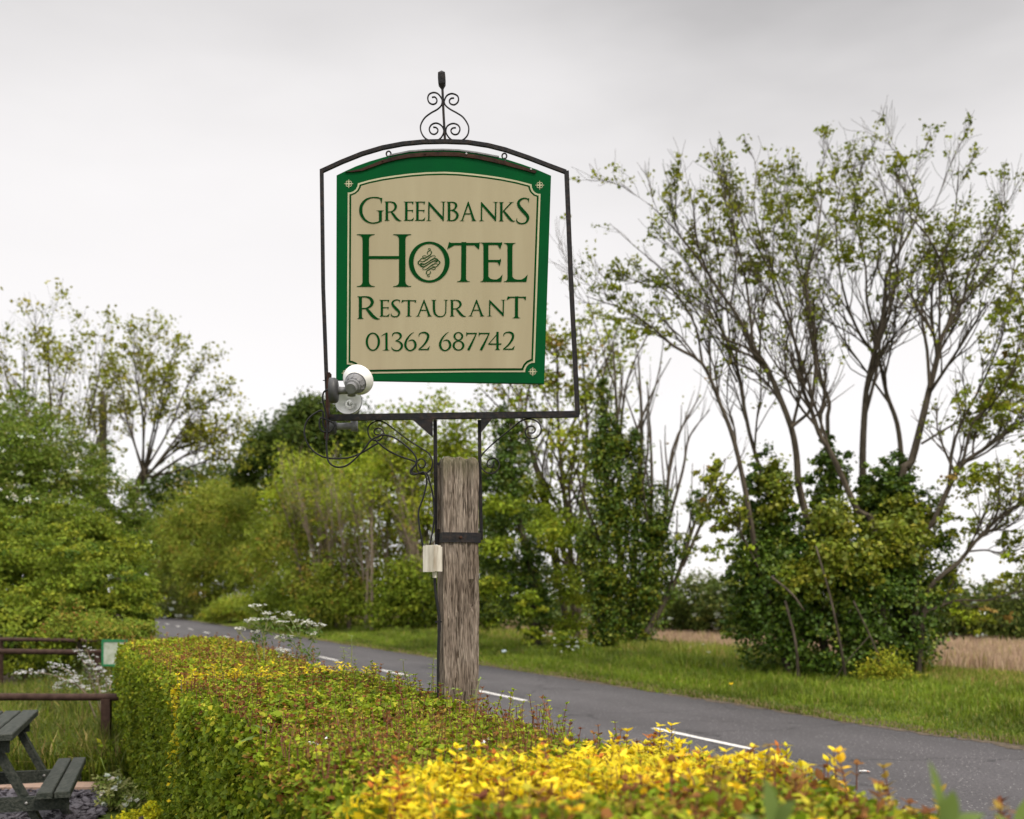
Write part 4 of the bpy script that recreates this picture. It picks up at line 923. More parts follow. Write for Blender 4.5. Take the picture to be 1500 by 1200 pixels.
def hedge(label, s0, s1, ntop, nface, nback, ptop, pface, ln, seed, fine=True, asp=0.62, h=HH, red=0.0, shoots=0, spal=RED, slen=(.05, .16), twig='redtwig', sleaf=None, end=0, rough=1.0, pairs=4, mixpal=None, mixw=0.0, fpal2=None):
    rng = np.random.RandomState(seed); ct = (HF + HB) / 2
    e0 = s0 if isinstance(s0, tuple) else (s0, s0); e1 = s1 if isinstance(s1, tuple) else (s1, s1)
    def SV_(u, t):
        k = (np.asarray(t) - HF) / (HB - HF); return (e0[0] + (e0[1] - e0[0]) * k) * (1 - u) + (e1[0] + (e1[1] - e1[0]) * k) * u
    s0, s1 = (e0[0] + e0[1]) / 2, (e1[0] + e1[1]) / 2; cs = (s0 + s1) / 2
    root = thing('hedge_shrub', label, 'hedge', RD(cs, ct, 0.0), 'shrubs of the clipped roadside hedge')
    P_, Nn, C_ = [], [], []
    # top
    t = rng.uniform(HF, HB, ntop); s = SV_(rng.uniform(0, 1, ntop), t) + rng.normal(size=ntop) * .05 + .07 * vnoise(t * 5, t * 2, seed)
    e = np.maximum(np.abs(t - ct) / (HB - HF) * 2 - 0.72, 0) / 0.28
    z = h + hbump(s, t, seed) - 0.085 * e ** 2 - np.abs(rng.normal(size=ntop)) * 0.045 * rough + 0.02
    P_.append(RD(s, t, z)); Nn.append(np.tile([0, 0, 1.0], (ntop, 1)))
    mk = rng.uniform(size=ntop) < red * (0.62 + 0.7 * vnoise(s * 2.2, t * 2.6, 77))
    c = np.where((mk & (red > 0))[:, None], pick(rng, RED, ntop), pick(rng, ptop, ntop))
    if mixpal is not None: c = np.where((rng.uniform(size=ntop) < mixw)[:, None], pick(rng, mixpal, ntop), c)
    C_.append(c)
    # front and back face
    for cnt, tf, sg in ((nface, HF, -1), (nback, HB, 1)):
        if not cnt: continue
        s = SV_(rng.uniform(0, 1, cnt), tf) + rng.normal(size=cnt) * .045; z = h * rng.uniform(0.0, 1.0, cnt); e = np.maximum(z / h - 0.86, 0) / 0.14; s = s + .06 * vnoise(z * 6, z * 3, seed)
        t = tf - sg * (np.abs(rng.normal(size=cnt)) * 0.05 * rough - 0.015) + sg * (1.6 * hbump(s, z, seed + 7) - 0.06 * e ** 2)
        P_.append(RD(s, t, z)); nv = RD(0, 1, 0) - RD(0, 0, 0); Nn.append(np.tile(nv * sg, (cnt, 1)))
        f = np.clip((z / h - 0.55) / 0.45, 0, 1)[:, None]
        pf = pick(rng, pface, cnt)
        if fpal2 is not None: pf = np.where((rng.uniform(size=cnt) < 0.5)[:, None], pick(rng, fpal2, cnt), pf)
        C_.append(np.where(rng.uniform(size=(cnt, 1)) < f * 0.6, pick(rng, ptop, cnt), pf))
    if end:
        for sv, sg, cnt in ((s1, 1, end), (s0, -1, end)):
            t = rng.uniform(HF, HB, cnt); z = h * rng.uniform(0, 1, cnt); s = sv - sg * (np.abs(rng.normal(size=cnt)) * 0.05 - .02)
            P_.append(RD(s, t, z)); Nn.append(np.tile((RD(1, 0, 0) - RD(0, 0, 0)) * sg, (cnt, 1))); C_.append(pick(rng, pface, cnt))
    pos = np.concatenate(P_); nv = np.concatenate(Nn); col = np.concatenate(C_); m = len(pos)
    nrm = unit(nv * 0.75 + rng.normal(size=(m, 3)) * 0.62 + np.array([0, 0, 0.35])); al = unit(rng.normal(size=(m, 3)) + nv * 0.5 + np.array([0, 0, 0.15]))
    col = col * rng.uniform(0.75, 1.25, (m, 1)) * rng.uniform(0.94, 1.06, (m, 3))
    sz = ln * rng.uniform(0.55, 1.45, m)
    # little hollows where the dark inside shows
    hol = (vnoise(pos[:, 0] * 17 + pos[:, 2] * 13, pos[:, 1] * 17 - pos[:, 2] * 9, seed + 3) + 0.40 * rng.normal(size=m)) > -0.42
    pos, nrm, al, sz, col = pos[hol], nrm[hol], al[hol], sz[hol], col[hol]
    parts = [(pos, nrm, al, sz, col, asp)]
    g = Geo()
    # shoots standing up from the top, with their own young leaves
    if shoots:
        sp, sn, sa, ss_, scl = [], [], [], [], []
        for i in range(shoots):
            t = rng.uniform(HF + .03, HB + 0.02); s = float(SV_(rng.uniform(0, 1), t)); H_ = rng.uniform(*slen) * (0.6 + 0.8 * (rng.uniform() ** 2))
            if rng.uniform() < 0.06: H_ *= 1.7
            p = RD(s, t, h + float(hbump(s, t, seed)) - 0.05); tip = p + np.array([rng.normal() * .22 * H_, rng.normal() * .22 * H_, H_ + .05]); mid = (p + tip) / 2 + rng.normal(size=3) * .06 * H_
            g.sweep([p, mid, tip], [0.0026, 0.0022, 0.0012], 3)
            k = max(2, int(pairs * H_ / slen[1] + 1)); base = pick(rng, spal, 1)[0]
            for q in range(k):
                f = 0.3 + 0.7 * (q + 0.5) / k; c = p + (tip - p) * f; az = rng.uniform(0, 6.28)
                for sd_ in (0, math.pi) if q < k - 1 else (0, 2.1, 4.2):
                    d = np.array([math.cos(az + sd_), math.sin(az + sd_), rng.uniform(.5, 1.2) + (0.8 if q == k - 1 else 0)]); d /= np.linalg.norm(d)
                    sp.append(c + d * (sleaf or ln) * .3); sa.append(d); sn.append(np.array([-d[0] * .8, -d[1] * .8, 1.0]) + rng.normal(size=3) * .25); ss_.append((sleaf or ln) * rng.uniform(.7, 1.2)); scl.append(base * rng.uniform(.8, 1.25))
        parts.append((np.array(sp), unit(np.array(sn)), np.array(sa), np.array(ss_), np.array(scl), asp * 0.85))
    leaves('foliage', parts, M['leaf'], root, fine)
    if g.n: g.build('foliage', M[twig], root)['label'] = 'thin upright young shoots'
    # solid core for the twiggy heart, coloured dark for the shade inside
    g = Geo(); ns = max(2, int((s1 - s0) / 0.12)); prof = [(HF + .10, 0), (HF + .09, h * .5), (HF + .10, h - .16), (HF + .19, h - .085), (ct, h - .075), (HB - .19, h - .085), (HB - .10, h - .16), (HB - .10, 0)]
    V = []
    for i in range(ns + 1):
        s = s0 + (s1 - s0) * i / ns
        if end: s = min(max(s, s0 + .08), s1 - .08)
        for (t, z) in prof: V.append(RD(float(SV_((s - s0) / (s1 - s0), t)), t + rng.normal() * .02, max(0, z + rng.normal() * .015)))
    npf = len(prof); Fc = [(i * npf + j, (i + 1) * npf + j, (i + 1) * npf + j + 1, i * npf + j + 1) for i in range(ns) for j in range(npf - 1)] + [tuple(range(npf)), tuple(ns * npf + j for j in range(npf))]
    g.add(V, Fc); g.build('shaded_core', M['dark'], root)
    return root
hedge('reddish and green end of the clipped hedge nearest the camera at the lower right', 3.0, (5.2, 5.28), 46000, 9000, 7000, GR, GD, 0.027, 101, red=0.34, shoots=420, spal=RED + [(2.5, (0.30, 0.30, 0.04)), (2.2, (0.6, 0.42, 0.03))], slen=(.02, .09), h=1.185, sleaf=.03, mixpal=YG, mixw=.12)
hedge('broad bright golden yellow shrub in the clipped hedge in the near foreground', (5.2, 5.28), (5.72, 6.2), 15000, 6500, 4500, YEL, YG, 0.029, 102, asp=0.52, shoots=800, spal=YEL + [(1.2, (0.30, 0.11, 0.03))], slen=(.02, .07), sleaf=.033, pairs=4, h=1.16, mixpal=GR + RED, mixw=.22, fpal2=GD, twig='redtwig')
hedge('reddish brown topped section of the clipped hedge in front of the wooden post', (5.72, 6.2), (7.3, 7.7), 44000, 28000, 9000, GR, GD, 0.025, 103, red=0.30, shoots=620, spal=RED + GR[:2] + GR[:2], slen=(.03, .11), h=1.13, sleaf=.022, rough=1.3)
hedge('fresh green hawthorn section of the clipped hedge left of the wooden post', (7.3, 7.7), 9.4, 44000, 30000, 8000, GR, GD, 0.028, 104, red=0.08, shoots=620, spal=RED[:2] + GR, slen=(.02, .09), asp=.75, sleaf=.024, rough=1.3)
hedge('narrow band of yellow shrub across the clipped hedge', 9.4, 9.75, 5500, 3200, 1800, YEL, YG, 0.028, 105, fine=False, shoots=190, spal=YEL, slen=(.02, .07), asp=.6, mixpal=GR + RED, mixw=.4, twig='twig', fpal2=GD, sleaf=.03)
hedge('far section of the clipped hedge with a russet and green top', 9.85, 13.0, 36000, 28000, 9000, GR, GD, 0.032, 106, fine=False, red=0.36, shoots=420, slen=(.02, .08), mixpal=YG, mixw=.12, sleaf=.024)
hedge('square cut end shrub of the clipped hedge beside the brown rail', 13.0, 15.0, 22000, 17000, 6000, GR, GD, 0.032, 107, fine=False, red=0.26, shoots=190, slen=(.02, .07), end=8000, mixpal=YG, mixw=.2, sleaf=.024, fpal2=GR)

# small things growing through the hedge
def big_leaf(label, base, lf, seed, group=None):
    "a shoot with a few long leaves: lf = list of (direction, length, width)"
    rng = np.random.RandomState(seed); t = thing('leafy_shoot', label, 'shoot', base, group)
    top = np.array(base) + np.array([0.01, 0.0, 0.10]); g = Geo(); g.sweep([base, top], [0.005, 0.004], 6); g.build('stem', M['stalk'], t)
    for d, ln, wd in lf:
        d = np.array(d, float); d /= np.linalg.norm(d); sd_ = np.cross(d, (0.1, -0.3, 1)); sd_ /= np.linalg.norm(sd_); nn_ = np.cross(sd_, d); V = []; k = 10
        for i in range(k + 1):
            f = i / k; w_ = wd / 2 * math.sin(math.pi * f ** 0.8) ** 0.8 if 0 < f < 1 else 0.0008; c = top + d * ln * f - np.array([0, 0, 1]) * ln * .22 * f * f
            V += [c - sd_ * w_ + nn_ * w_ * .3, c, c + sd_ * w_ + nn_ * w_ * .3]
        Fc = [(3 * i + j, 3 * i + j + 1, 3 * i + 4 + j, 3 * i + 3 + j) for i in range(k) for j in (0, 1)]
        cv = np.tile(np.array([0.14, 0.20, 0.05]) * rng.uniform(.8, 1.2), (len(V), 1)); mesh('leaf', V, Fc, M['leaf'], t, cv, True)
big_leaf('pale green shoot with long narrow leaves poking out of the hedge face', P(398, 1118, 4.1), [((-1, -.25, .10), .135, .035), ((-.75, -.3, .75), .11, .03), ((-.3, -.8, -.2), .10, .03)], 1)
big_leaf('blurred broad green leaves rising very close to the camera, left of the pair', P(1120, 1330, 1.45), [((-.10, 0, 1), .10, .030), ((.42, -.1, .9), .07, .032), ((-.7, 0, .6), .06, .025)], 2, 'blurred shoots near the camera')
big_leaf('blurred tall green leaves rising very close to the camera, right of the pair', P(1372, 1330, 1.45), [((-.16, 0, 1), .13, .024), ((.10, -.1, .9), .08, .028), ((.8, 0, .6), .07, .03)], 3, 'blurred shoots near the camera')
big_leaf('blurred green leaf tips in the bottom right corner of the hedge', P(1485, 1330, 1.7), [((.2, 0, 1), .11, .036), ((-.5, 0, .8), .08, .03)], 4)
rng = np.random.RandomState(31)
for (px, py, d, n, lab) in ((470, 1093, 3.75, 8, 'largest white blossom cluster on the near side of the hedge'), (618, 1087, 4.0, 4, 'row of small white blossoms in the hedge left of the yellow shrub'), (672, 1100, 3.75, 5, 'white blossom cluster at the edge of the yellow shrub'), (705, 1094, 3.8, 3, 'pair of small white blossoms above the yellow shrub')):
    c = P(px, py, d); pos = c + rng.normal(size=(n * 5, 3)) * np.array([.022, .018, .012]); nrm = unit(rng.normal(size=(n * 5, 3)) + np.array([0, -.6, 1]))
    V, Fc, k = leafmesh(pos, nrm, rng.normal(size=(n * 5, 3)), .013, .012)
    tag(mesh('blossom', V, Fc, M['petal'], None, np.full((len(V), 3), .78), loc=c), lab, 'blossom', 'white blossoms in the hedge')

# cow parsley behind the hedge
def umbel(g_st, pets, c, r, rng, up=(0, 0, 1)):
    for i in range(rng.randint(9, 13)):
        a = rng.uniform(0, 6.28); q = r * math.sqrt(rng.uniform(0.05, 1)); e = c + np.array([math.cos(a) * q, math.sin(a) * q, .025 - .2 * q * q / r + rng.normal() * .006])
        g_st.sweep([c - np.array([0, 0, .03]), e], .0014, 3)
        pets.append(e + rng.normal(size=(10, 3)) * np.array([.0075, .0075, .003]))
def parsley(label, foot, stems, seed):
    rng = np.random.RandomState(seed); t = thing('cow_parsley', label, 'wild flower', foot, 'cow parsley behind the hedge'); g = Geo(); pets = []
    lf = []
    for st in stems:
        *path, r = st; q = smoothpath(path, 4); g.sweep(q, [0.006 * (1 - .6 * i / len(q)) for i in range(len(q))], 5)
        if r:
            one = []; umbel(g, one, q[-1], r, rng); pets.append(np.concatenate(one))
        if len(path) > 2: lf.append(path[1])
    g.build('stem', M['stalk'], t)
    if pets:
        for pos in pets:
            m = len(pos); V, Fc, k = leafmesh(pos, unit(rng.normal(size=(m, 3)) * .5 + np.array([0, 0, 1])), rng.normal(size=(m, 3)), .0095, .009)
            mesh('flower_head', V, Fc, M['petal'], t, np.full((len(V), 3), .74) * np.array([1, 1, .92]))
    if lf:
        c = np.repeat(np.array(lf), 15, 0); m = len(c); pos = c + rng.normal(size=(m, 3)) * np.array([.045, .03, .018]); V, Fc, k = leafmesh(pos, unit(rng.normal(size=(m, 3)) + np.array([0, 0, 1])), rng.normal(size=(m, 3)), .045, .018)
        mesh('foliage', V, Fc, M['leaf'], t, np.repeat(np.array([.10, .17, .03]) * rng.uniform(.7, 1.2, (m, 1)), k, 0))
D7 = 8.2
q7 = lambda x, y, d=D7: P(340 + x / 6.82, 860 + y / 6.82, d)
parsley('tallest cow parsley plant with white heads, at the left of its clump', P(388, 1010, D7), [
    [P(388, 1010, D7), q7(318, 520), q7(340, 400), q7(315, 265), q7(255, 205), .075], [q7(318, 520), q7(285, 400), q7(270, 335), .075], [q7(340, 400), q7(350, 330), q7(340, 290), .03], [q7(318, 560), q7(330, 470), q7(430, 340), .03], [P(388, 1010, D7), q7(230, 600), q7(130, 520), q7(70, 440), .04], [q7(318, 560), q7(250, 510), q7(222, 470), .045], [q7(270, 420), q7(210, 370), q7(165, 365), .05]], 61)
parsley('cow parsley plant with several white heads, in the middle of its clump', P(444, 1015, D7), [
    [P(444, 1015, D7), q7(690, 620), q7(668, 490), q7(590, 330), q7(535, 285), .075], [q7(668, 490), q7(680, 420), q7(660, 365), .07], [q7(610, 470), q7(540, 385), q7(487, 375), .065], [q7(690, 650), q7(600, 560), q7(512, 515), .075], [q7(680, 690), q7(590, 680), q7(480, 655), .06], [q7(690, 720), q7(640, 735), q7(545, 712), .075], [q7(640, 760), q7(600, 770), q7(600, 755), .06], [q7(668, 490), q7(640, 500), q7(610, 490), 0]], 62)
parsley('leaning cow parsley stem at the right edge of its clump', P(449, 1015, D7), [
    [P(449, 1015, D7), q7(760, 660), q7(830, 500), q7(860, 455), q7(850, 405), .08], [q7(800, 560), q7(810, 510), q7(785, 490), .05], [q7(835, 490), q7(800, 430), q7(765, 375), .04], [q7(760, 660), q7(800, 690), q7(865, 690), 0]], 63)
# goosegrass stalks in and behind the hedge
def weed(label, pts, d, seed, n=7):
    rng = np.random.RandomState(seed); q = smoothpath([P(a, b, d) for a, b in pts], 5); g = Geo(); t = thing('weed_stalk', label, 'weed', q[0], 'weed stalks beside the post')
    g.sweep(q, [.0045 * (1 - .6 * i / len(q)) for i in range(len(q))], 5); g.build('stem', M['stalk'], t)
    pos, nr, al = [], [], []
    for k in range(n):
        c = q[int(len(q) * (.35 + .65 * k / n)) if k < n - 1 else -1]
        for a in np.linspace(0, 6.28, 7)[:-1] + rng.uniform(0, 1):
            dd = np.array([math.cos(a), math.sin(a), .35]); pos.append(c + dd * .012); al.append(dd); nr.append(np.array([0, 0, 1.0]) + rng.normal(size=3) * .2)
    m = len(pos); V, Fc, k = leafmesh(np.array(pos), unit(np.array(nr)), np.array(al), .032, .009)
    mesh('foliage', V, Fc, M['leaf'], t, np.repeat(np.array([.2, .27, .08]) * rng.uniform(.8, 1.2, (m, 1)), k, 0))
weed('tall pale goosegrass stalk standing against the road left of the post', [(511, 1000), (514, 975), (515.5, 950), (514.5, 932)], 6.9, 1)
weed('short goosegrass stalk just left of the tallest stalk', [(498, 990), (504, 965), (502.5, 950)], 6.9, 2, 5)
weed('bent goosegrass stalk against the thick cable on the post', [(632, 1035), (633, 1000), (634.5, 975), (636, 955)], 5.4, 3, 6)
weed('thin goosegrass stalk leaning left of the post', [(612, 1025), (600, 1000), (592, 985), (590.5, 968)], 5.5, 4, 4)
weed('small pale stalk curling up in front of the post', [(676, 1040), (672, 1022), (667, 1010)], 4.8, 5, 3)
weed('pale stalk with buds at the right edge of the post', [(692, 1030), (697, 1015), (703, 996)], 4.8, 6, 3)

# ------------------------------------------------------------------ picnic table
ta = np.array([-.314, .949, 0]); tb = np.array([.949, .314, 0]); tz = np.array([0, 0, 1.0])
def TP(a, b, z): return ta * a + tb * b + tz * z
A0, A1, BC = 7.3, 8.82, -1.235
table = thing('picnic_table', 'dark green slatted wooden picnic table on the slate chippings', 'picnic table', TP((A0 + A1) / 2, BC, 0))
def plank(name, b0, b1, z, th, a0=A0, a1=A1):
    g = Geo(); c = TP((a0 + a1) / 2, (b0 + b1) / 2, z - th / 2); hx, hy, hz = (a1 - a0) / 2, (b1 - b0) / 2, th / 2; e = .006
    V = []
    for z_, k in ((-hz, 1), (hz - e, 1), (hz, 0)):
        for i, j in ((-1, -1), (1, -1), (1, 1), (-1, 1)): V.append(c + ta * i * (hx - (0 if k else e)) + tb * j * (hy - (0 if k else e)) + tz * z_)
    Fc = [(3, 2, 1, 0), (8, 9, 10, 11)] + [(r * 4 + i, r * 4 + (i + 1) % 4, r * 4 + 4 + (i + 1) % 4, r * 4 + 4 + i) for r in (0, 1) for i in range(4)]
    g.add(V, Fc); return g.build(name, M['table'], table)
for k in range(6): plank('tabletop_plank', BC - .36 + k * .122, BC - .36 + k * .122 + .110, .80 + .0015 * (k % 2), .042)
for sd_ in (1, -1):
    for k in range(2):
        b = BC + sd_ * (.545 + k * .105); plank('seat_plank', b - .0465, b + .0465, .425 + .001 * k, .042)
for a in (A0 + .17, A1 - .24):
    for sd_ in (1, -1):
        g = Geo(); p = TP(a, BC + sd_ * .215, .757); q = TP(a, BC + sd_ * .60, 0.0); g.beam(p, q, .045, .098, ta); g.build('leg', M['table'], table)
    g = Geo(); g.beam(TP(a - .047, BC - .68, .338), TP(a - .047, BC + .68, .338), .045, .088); cb = g.build('cross_beam', M['table'], table)
    g = Geo(); g.beam(TP(a - .047, BC - .33, .713), TP(a - .047, BC + .33, .713), .045, .085); g.build('top_batten', M['table'], table)
    for sd_ in (1, -1):
        g = Geo(); g.lathe(TP(a - .070, BC + sd_ * .43, .345), -ta, [(0, .010), (.005, .009), (.007, .004), (.007, 0)], 10); g.build('bolt', M['bolt'], cb)

# ------------------------------------------------------------------ low rails
def rail(label, pts, r, posts, sq=0.042):
    a = np.array(pts[0], float); b = np.array(pts[-1], float)
    t = thing('knee_rail', label, 'rail', (b[0], b[1], 0), 'brown timber knee rails')
    g = Geo(); m = 12; rg = np.random.RandomState(int(b[1] * 10))
    g.sweep([a + (b - a) * i / m + rg.normal(size=3) * .003 for i in range(m + 1)], [r * (1 + rg.normal() * .02) for i in range(m + 1)], 14); g.build('rail', M['rail'], t, False)
    for f in posts:
        p = a + (b - a) * f; g = Geo(); g.box((p[0], p[1], (p[2] - r * .5) / 2 - 0.05), (sq, sq, (p[2] - r * .5) / 2 + 0.05), .12); g.build('rail_post', M['rail'], t)
rail('nearest brown round timber rail ending on a square post beside the hedge', [P(-420, 1020, 10.3), P(178, 1021, 10.3)], .036, (.12, .45, .963))
rail('middle brown timber rail in front of the dark bushes, lower in view', [P(-300, 951, 18.4), P(150, 956, 18.0)], .047, (.2, .6, .985))
rail('farthest brown timber rail in front of the dark bushes, higher in view', [P(-300, 934, 19.0), P(198, 939, 18.6)], .036, (.25, .6, .985), .075)
nb = thing('notice_board', 'small white notice with a green frame half hidden behind the hedge end', 'sign', P(168, 985, 15.0))
def nbox(name, x0, y0, x1, y1, d, th, m_):
    a = P(x0, y1, d); b = P(x1, y0, d); g = Geo(); g.box((a + b) / 2, ((b[0] - a[0]) / 2, th, (b[2] - a[2]) / 2)); return g.build(name, m_, nb)
nbox('panel', 152, 940.5, 184, 973, 15.0, .012, M['signw']); nbox('frame_rail', 149.5, 937, 186.5, 940.5, 15.0, .02, M['signg']); nbox('frame_rail', 149.5, 973, 186.5, 976, 15.0, .02, M['signg'])
nbox('frame_stile', 149.5, 940.5, 152.2, 973, 15.0, .02, M['signg']); nbox('frame_stile', 183.8, 940.5, 186.5, 973, 15.0, .02, M['signg']); nbox('leg', 166, 976, 170, 1046, 15.0, .02, M['signg'])

# ------------------------------------------------------------------ bushes and trees
def plant(kind, label, cat, bl, n, size, pal, seed, trunk=None, blossom=0, bsize=.05, group=None, material='leaf', extra=None, foot=None, fine=False, **kw):
    rng = np.random.RandomState(seed); C, R = blobs_from(bl)
    ft = foot if foot is not None else (float(C[:, 0].mean()), float(C[:, 1].mean()), 0.0)
    t = thing(kind, label, cat, ft, group)
    parts = [crown(rng, bl, n, size, pal, **kw)]
    if extra: parts += extra(rng)
    leaves('foliage', parts, M[material], t, fine)
    W = Wood()
    for st in (trunk or [[(ft[0], ft[1], -.05), tuple(C[C[:, 2].argmax()] - np.array([0, 0, R[C[:, 2].argmax()][2] * .2]))]]):
        *pts, r0, r1 = st if np.isscalar(st[-1]) else list(st) + [.07, .02]
        pts = [np.array(p, float) for p in pts]
        if len(pts) == 2: pts = [pts[0], (pts[0] * 0.5 + pts[1] * 0.5) + rng.normal(size=3) * np.array([.12, .12, 0]), pts[1]]
        W = Wood(); W.limb(pts, r0, r1, 7); W.build('trunk', M['bark'], t, True)
    if blossom:
        kb = dict(kw); kb.update(shell=.97, csize=.06, per=14, flat=.35, up=1.0)
        mm = crown(rng, bl, blossom, bsize, [(3, (.43, .51, .72)), (1, (.46, .51, .70))], **kb)
        leaves('blossom', [mm[:5] + (0.9,)], M['petal'], t)
    return t
A_ = [(4, (0.12, 0.18, 0.022)), (3, (0.095, 0.145, 0.02)), (2, (0.165, 0.22, 0.03)), (1, (0.06, 0.10, 0.016))]
A_C = [(4, (0.118, 0.172, 0.024)), (3, (0.088, 0.135, 0.02)), (2, (0.165, 0.21, 0.03)), (1, (0.05, 0.095, 0.016))]
B_ = [(4, (0.13, 0.165, 0.028)), (3, (0.10, 0.135, 0.024)), (2, (0.18, 0.2, 0.045))]
OL = [(4, (0.135, 0.19, 0.032)), (3, (0.115, 0.16, 0.028)), (2, (0.185, 0.22, 0.04)), (.7, (0.21, 0.18, 0.05))]
BR = [(4, (0.19, 0.26, 0.028)), (3, (0.15, 0.22, 0.024)), (2, (0.24, 0.29, 0.04))]
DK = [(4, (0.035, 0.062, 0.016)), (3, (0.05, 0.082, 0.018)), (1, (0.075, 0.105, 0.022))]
IV = [(4, (0.036, 0.076, 0.013)), (3, (0.054, 0.104, 0.016)), (2, (0.085, 0.14, 0.02)), (1, (0.115, 0.155, 0.028))]
IVL = [(4, (0.11, 0.15, 0.018)), (3, (0.15, 0.175, 0.022)), (2, (0.075, 0.115, 0.016))]

# left side
plant('field_maple', 'large rounded bright green bush spreading over the road edge at the left', 'bush', [(60, 860, 22, 80, 60), (140, 855, 21, 70, 48), (-30, 850, 22, 90, 70), (200, 880, 21.5, 40, 22), (90, 800, 23, 60, 44), (20, 800, 23, 60, 50), (150, 800, 23.5, 50, 40), (40, 925, 21, 110, 50), (175, 905, 20.5, 50, 20), (100, 890, 20.6, 60, 36)], 84000, .08, A_C, 201, csize=.16, per=60, asp=.62, wob=.5, flat=.4, shell=.72)
plant('hawthorn', 'tall flowering hawthorn with white sprays at the left edge', 'tree', [(-40, 690, 25, 110, 90), (40, 680, 25.5, 80, 66), (100, 725, 25, 60, 50), (20, 760, 24.5, 90, 50), (160, 745, 26, 45, 50), (0, 625, 26, 60, 45), (90, 780, 24.4, 70, 40), (185, 790, 26, 30, 50), (-20, 790, 24, 80, 50), (140, 690, 27, 26, 40)], 80000, .08, [(4, (0.09, 0.145, 0.026)), (3, (0.065, 0.11, 0.02)), (2, (0.13, 0.165, 0.05))], 202, blossom=5200, bsize=.06, csize=.17, per=50, wob=.5, shell=.65)
plant('young_shrub', 'low yellow green young shrub with a few orange tips above the far brown rails', 'shrub', [(115, 915, 17, 45, 20), (160, 925, 16.6, 50, 15), (210, 922, 16.8, 26, 12), (105, 895, 17, 16, 22)], 9000, .05, [(3, (.16, .21, .04)), (5, (.11, .17, .03)), (1.2, (.20, .19, .05)), (.3, (.20, .11, .05))], 203, csize=.22, per=18, shell=.3)
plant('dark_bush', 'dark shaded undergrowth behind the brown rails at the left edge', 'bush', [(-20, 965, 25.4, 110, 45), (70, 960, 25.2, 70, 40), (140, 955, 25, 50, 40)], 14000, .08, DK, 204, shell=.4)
# white sprays beside the rail
def spray(label, paths, d, seed, nfl=60):
    rng = np.random.RandomState(seed); t = thing('flowering_shrub', label, 'shrub', (*P(paths[0][0][0], 900, d)[:2], 0), 'white flowering shrubs by the rail'); g = Geo(); fl = []; lv = []
    for pth in paths:
        q = smoothpath([P(a, b, d + rng.normal() * .1) for a, b in pth], 6); g.sweep(q, [.006 * (1 - .6 * i / len(q)) for i in range(len(q))], 4)
        for i in range(nfl):
            f = rng.uniform(.25, 1); c = q[int(f * (len(q) - 1))]; fl.append(c + np.array([0, 0, .02]) + rng.normal(size=3) * np.array([.035, .03, .018]) + rng.normal(size=(9, 3)) * np.array([.013, .013, .004]))
            lv.append(c + rng.normal(size=(3, 3)) * np.array([.05, .05, .05]) - np.array([0, 0, .04]))
    g.build('stem', M['twig'], t)
    pos = np.concatenate(fl); m = len(pos); V, Fc, k = leafmesh(pos, unit(rng.normal(size=(m, 3)) * .5 + np.array([0, -.3, 1])), rng.normal(size=(m, 3)), .018, .014); mesh('blossom', V, Fc, M['petal'], t, np.full((len(V), 3), .52))
    pos = np.concatenate(lv); m = len(pos); V, Fc, k = leafmesh(pos, unit(rng.normal(size=(m, 3)) + np.array([0, 0, 1])), rng.normal(size=(m, 3)), .04, .02); mesh('foliage', V, Fc, M['leaf'], t, np.repeat(np.array([.13, .17, .06]) * rng.uniform(.7, 1.2, (m, 1)), k, 0))
spray('white flowering shrub with one long arching spray above the nearest rail', [[(140, 1052), (120, 1010), (80, 990), (45, 985), (20, 988)], [(140, 1052), (125, 1015), (105, 1000), (85, 1005), (78, 1012)], [(140, 1050), (118, 1000), (90, 978), (70, 980)]], 12.2, 301, 30)
spray('white flowering shrub with upright sprays behind the hedge end', [[(150, 1050), (142, 990), (128, 955), (126, 938)], [(150, 1050), (132, 990), (116, 958), (112, 947)], [(150, 1050), (145, 1005), (132, 975), (124, 972)], [(150, 1050), (156, 1000), (150, 985), (144, 980)], [(150, 1050), (160, 1010), (164, 995)]], 12.6, 302, 16)
plant('white_campion', 'grey leaved plant with small white flowers at the foot of the hedge', 'plant', [(175, 1165, 8.3, 28, 26), (205, 1178, 7.9, 26, 20), (160, 1150, 8.8, 20, 18)], 2600, .045, [(3, (.20, .24, .13)), (2, (.12, .18, .05))], 305, blossom=320, bsize=.032, per=10, shell=.2, asp=.35, wob=.1)
plant('yellow_spurge', 'low plant with yellow green heads at the foot of the hedge', 'plant', [(190, 1200, 7.4, 26, 10), (235, 1185, 7.3, 22, 12)], 1500, .035, [(3, (.42, .45, .03)), (1, (.2, .27, .04))], 306, per=10, shell=.2)
plant('seedling_bush', 'low leafy weeds around the foot of the rail post', 'plant', [(165, 1120, 9.6, 30, 25), (120, 1130, 9.5, 30, 12), (195, 1110, 9.7, 20, 40)], 3200, .055, GR, 307, per=10, shell=.1, asp=.5)

def ragged(seed, cols, n, rmin, rmax):
    "small extra lumps scattered along the edges of the given blobs"
    rg = np.random.RandomState(seed); o = list(cols)
    for i in range(n):
        px, py, d, rx, rz = cols[rg.randint(len(cols))][:5]; a = rg.uniform(0, 6.28); r = rg.uniform(rmin, rmax)
        o.append((px + math.cos(a) * rx * rg.uniform(.85, 1.2), py + math.sin(a) * rz * rg.uniform(.85, 1.1), d + rg.normal() * .2, r, r * rg.uniform(.8, 2.0)))
    return o

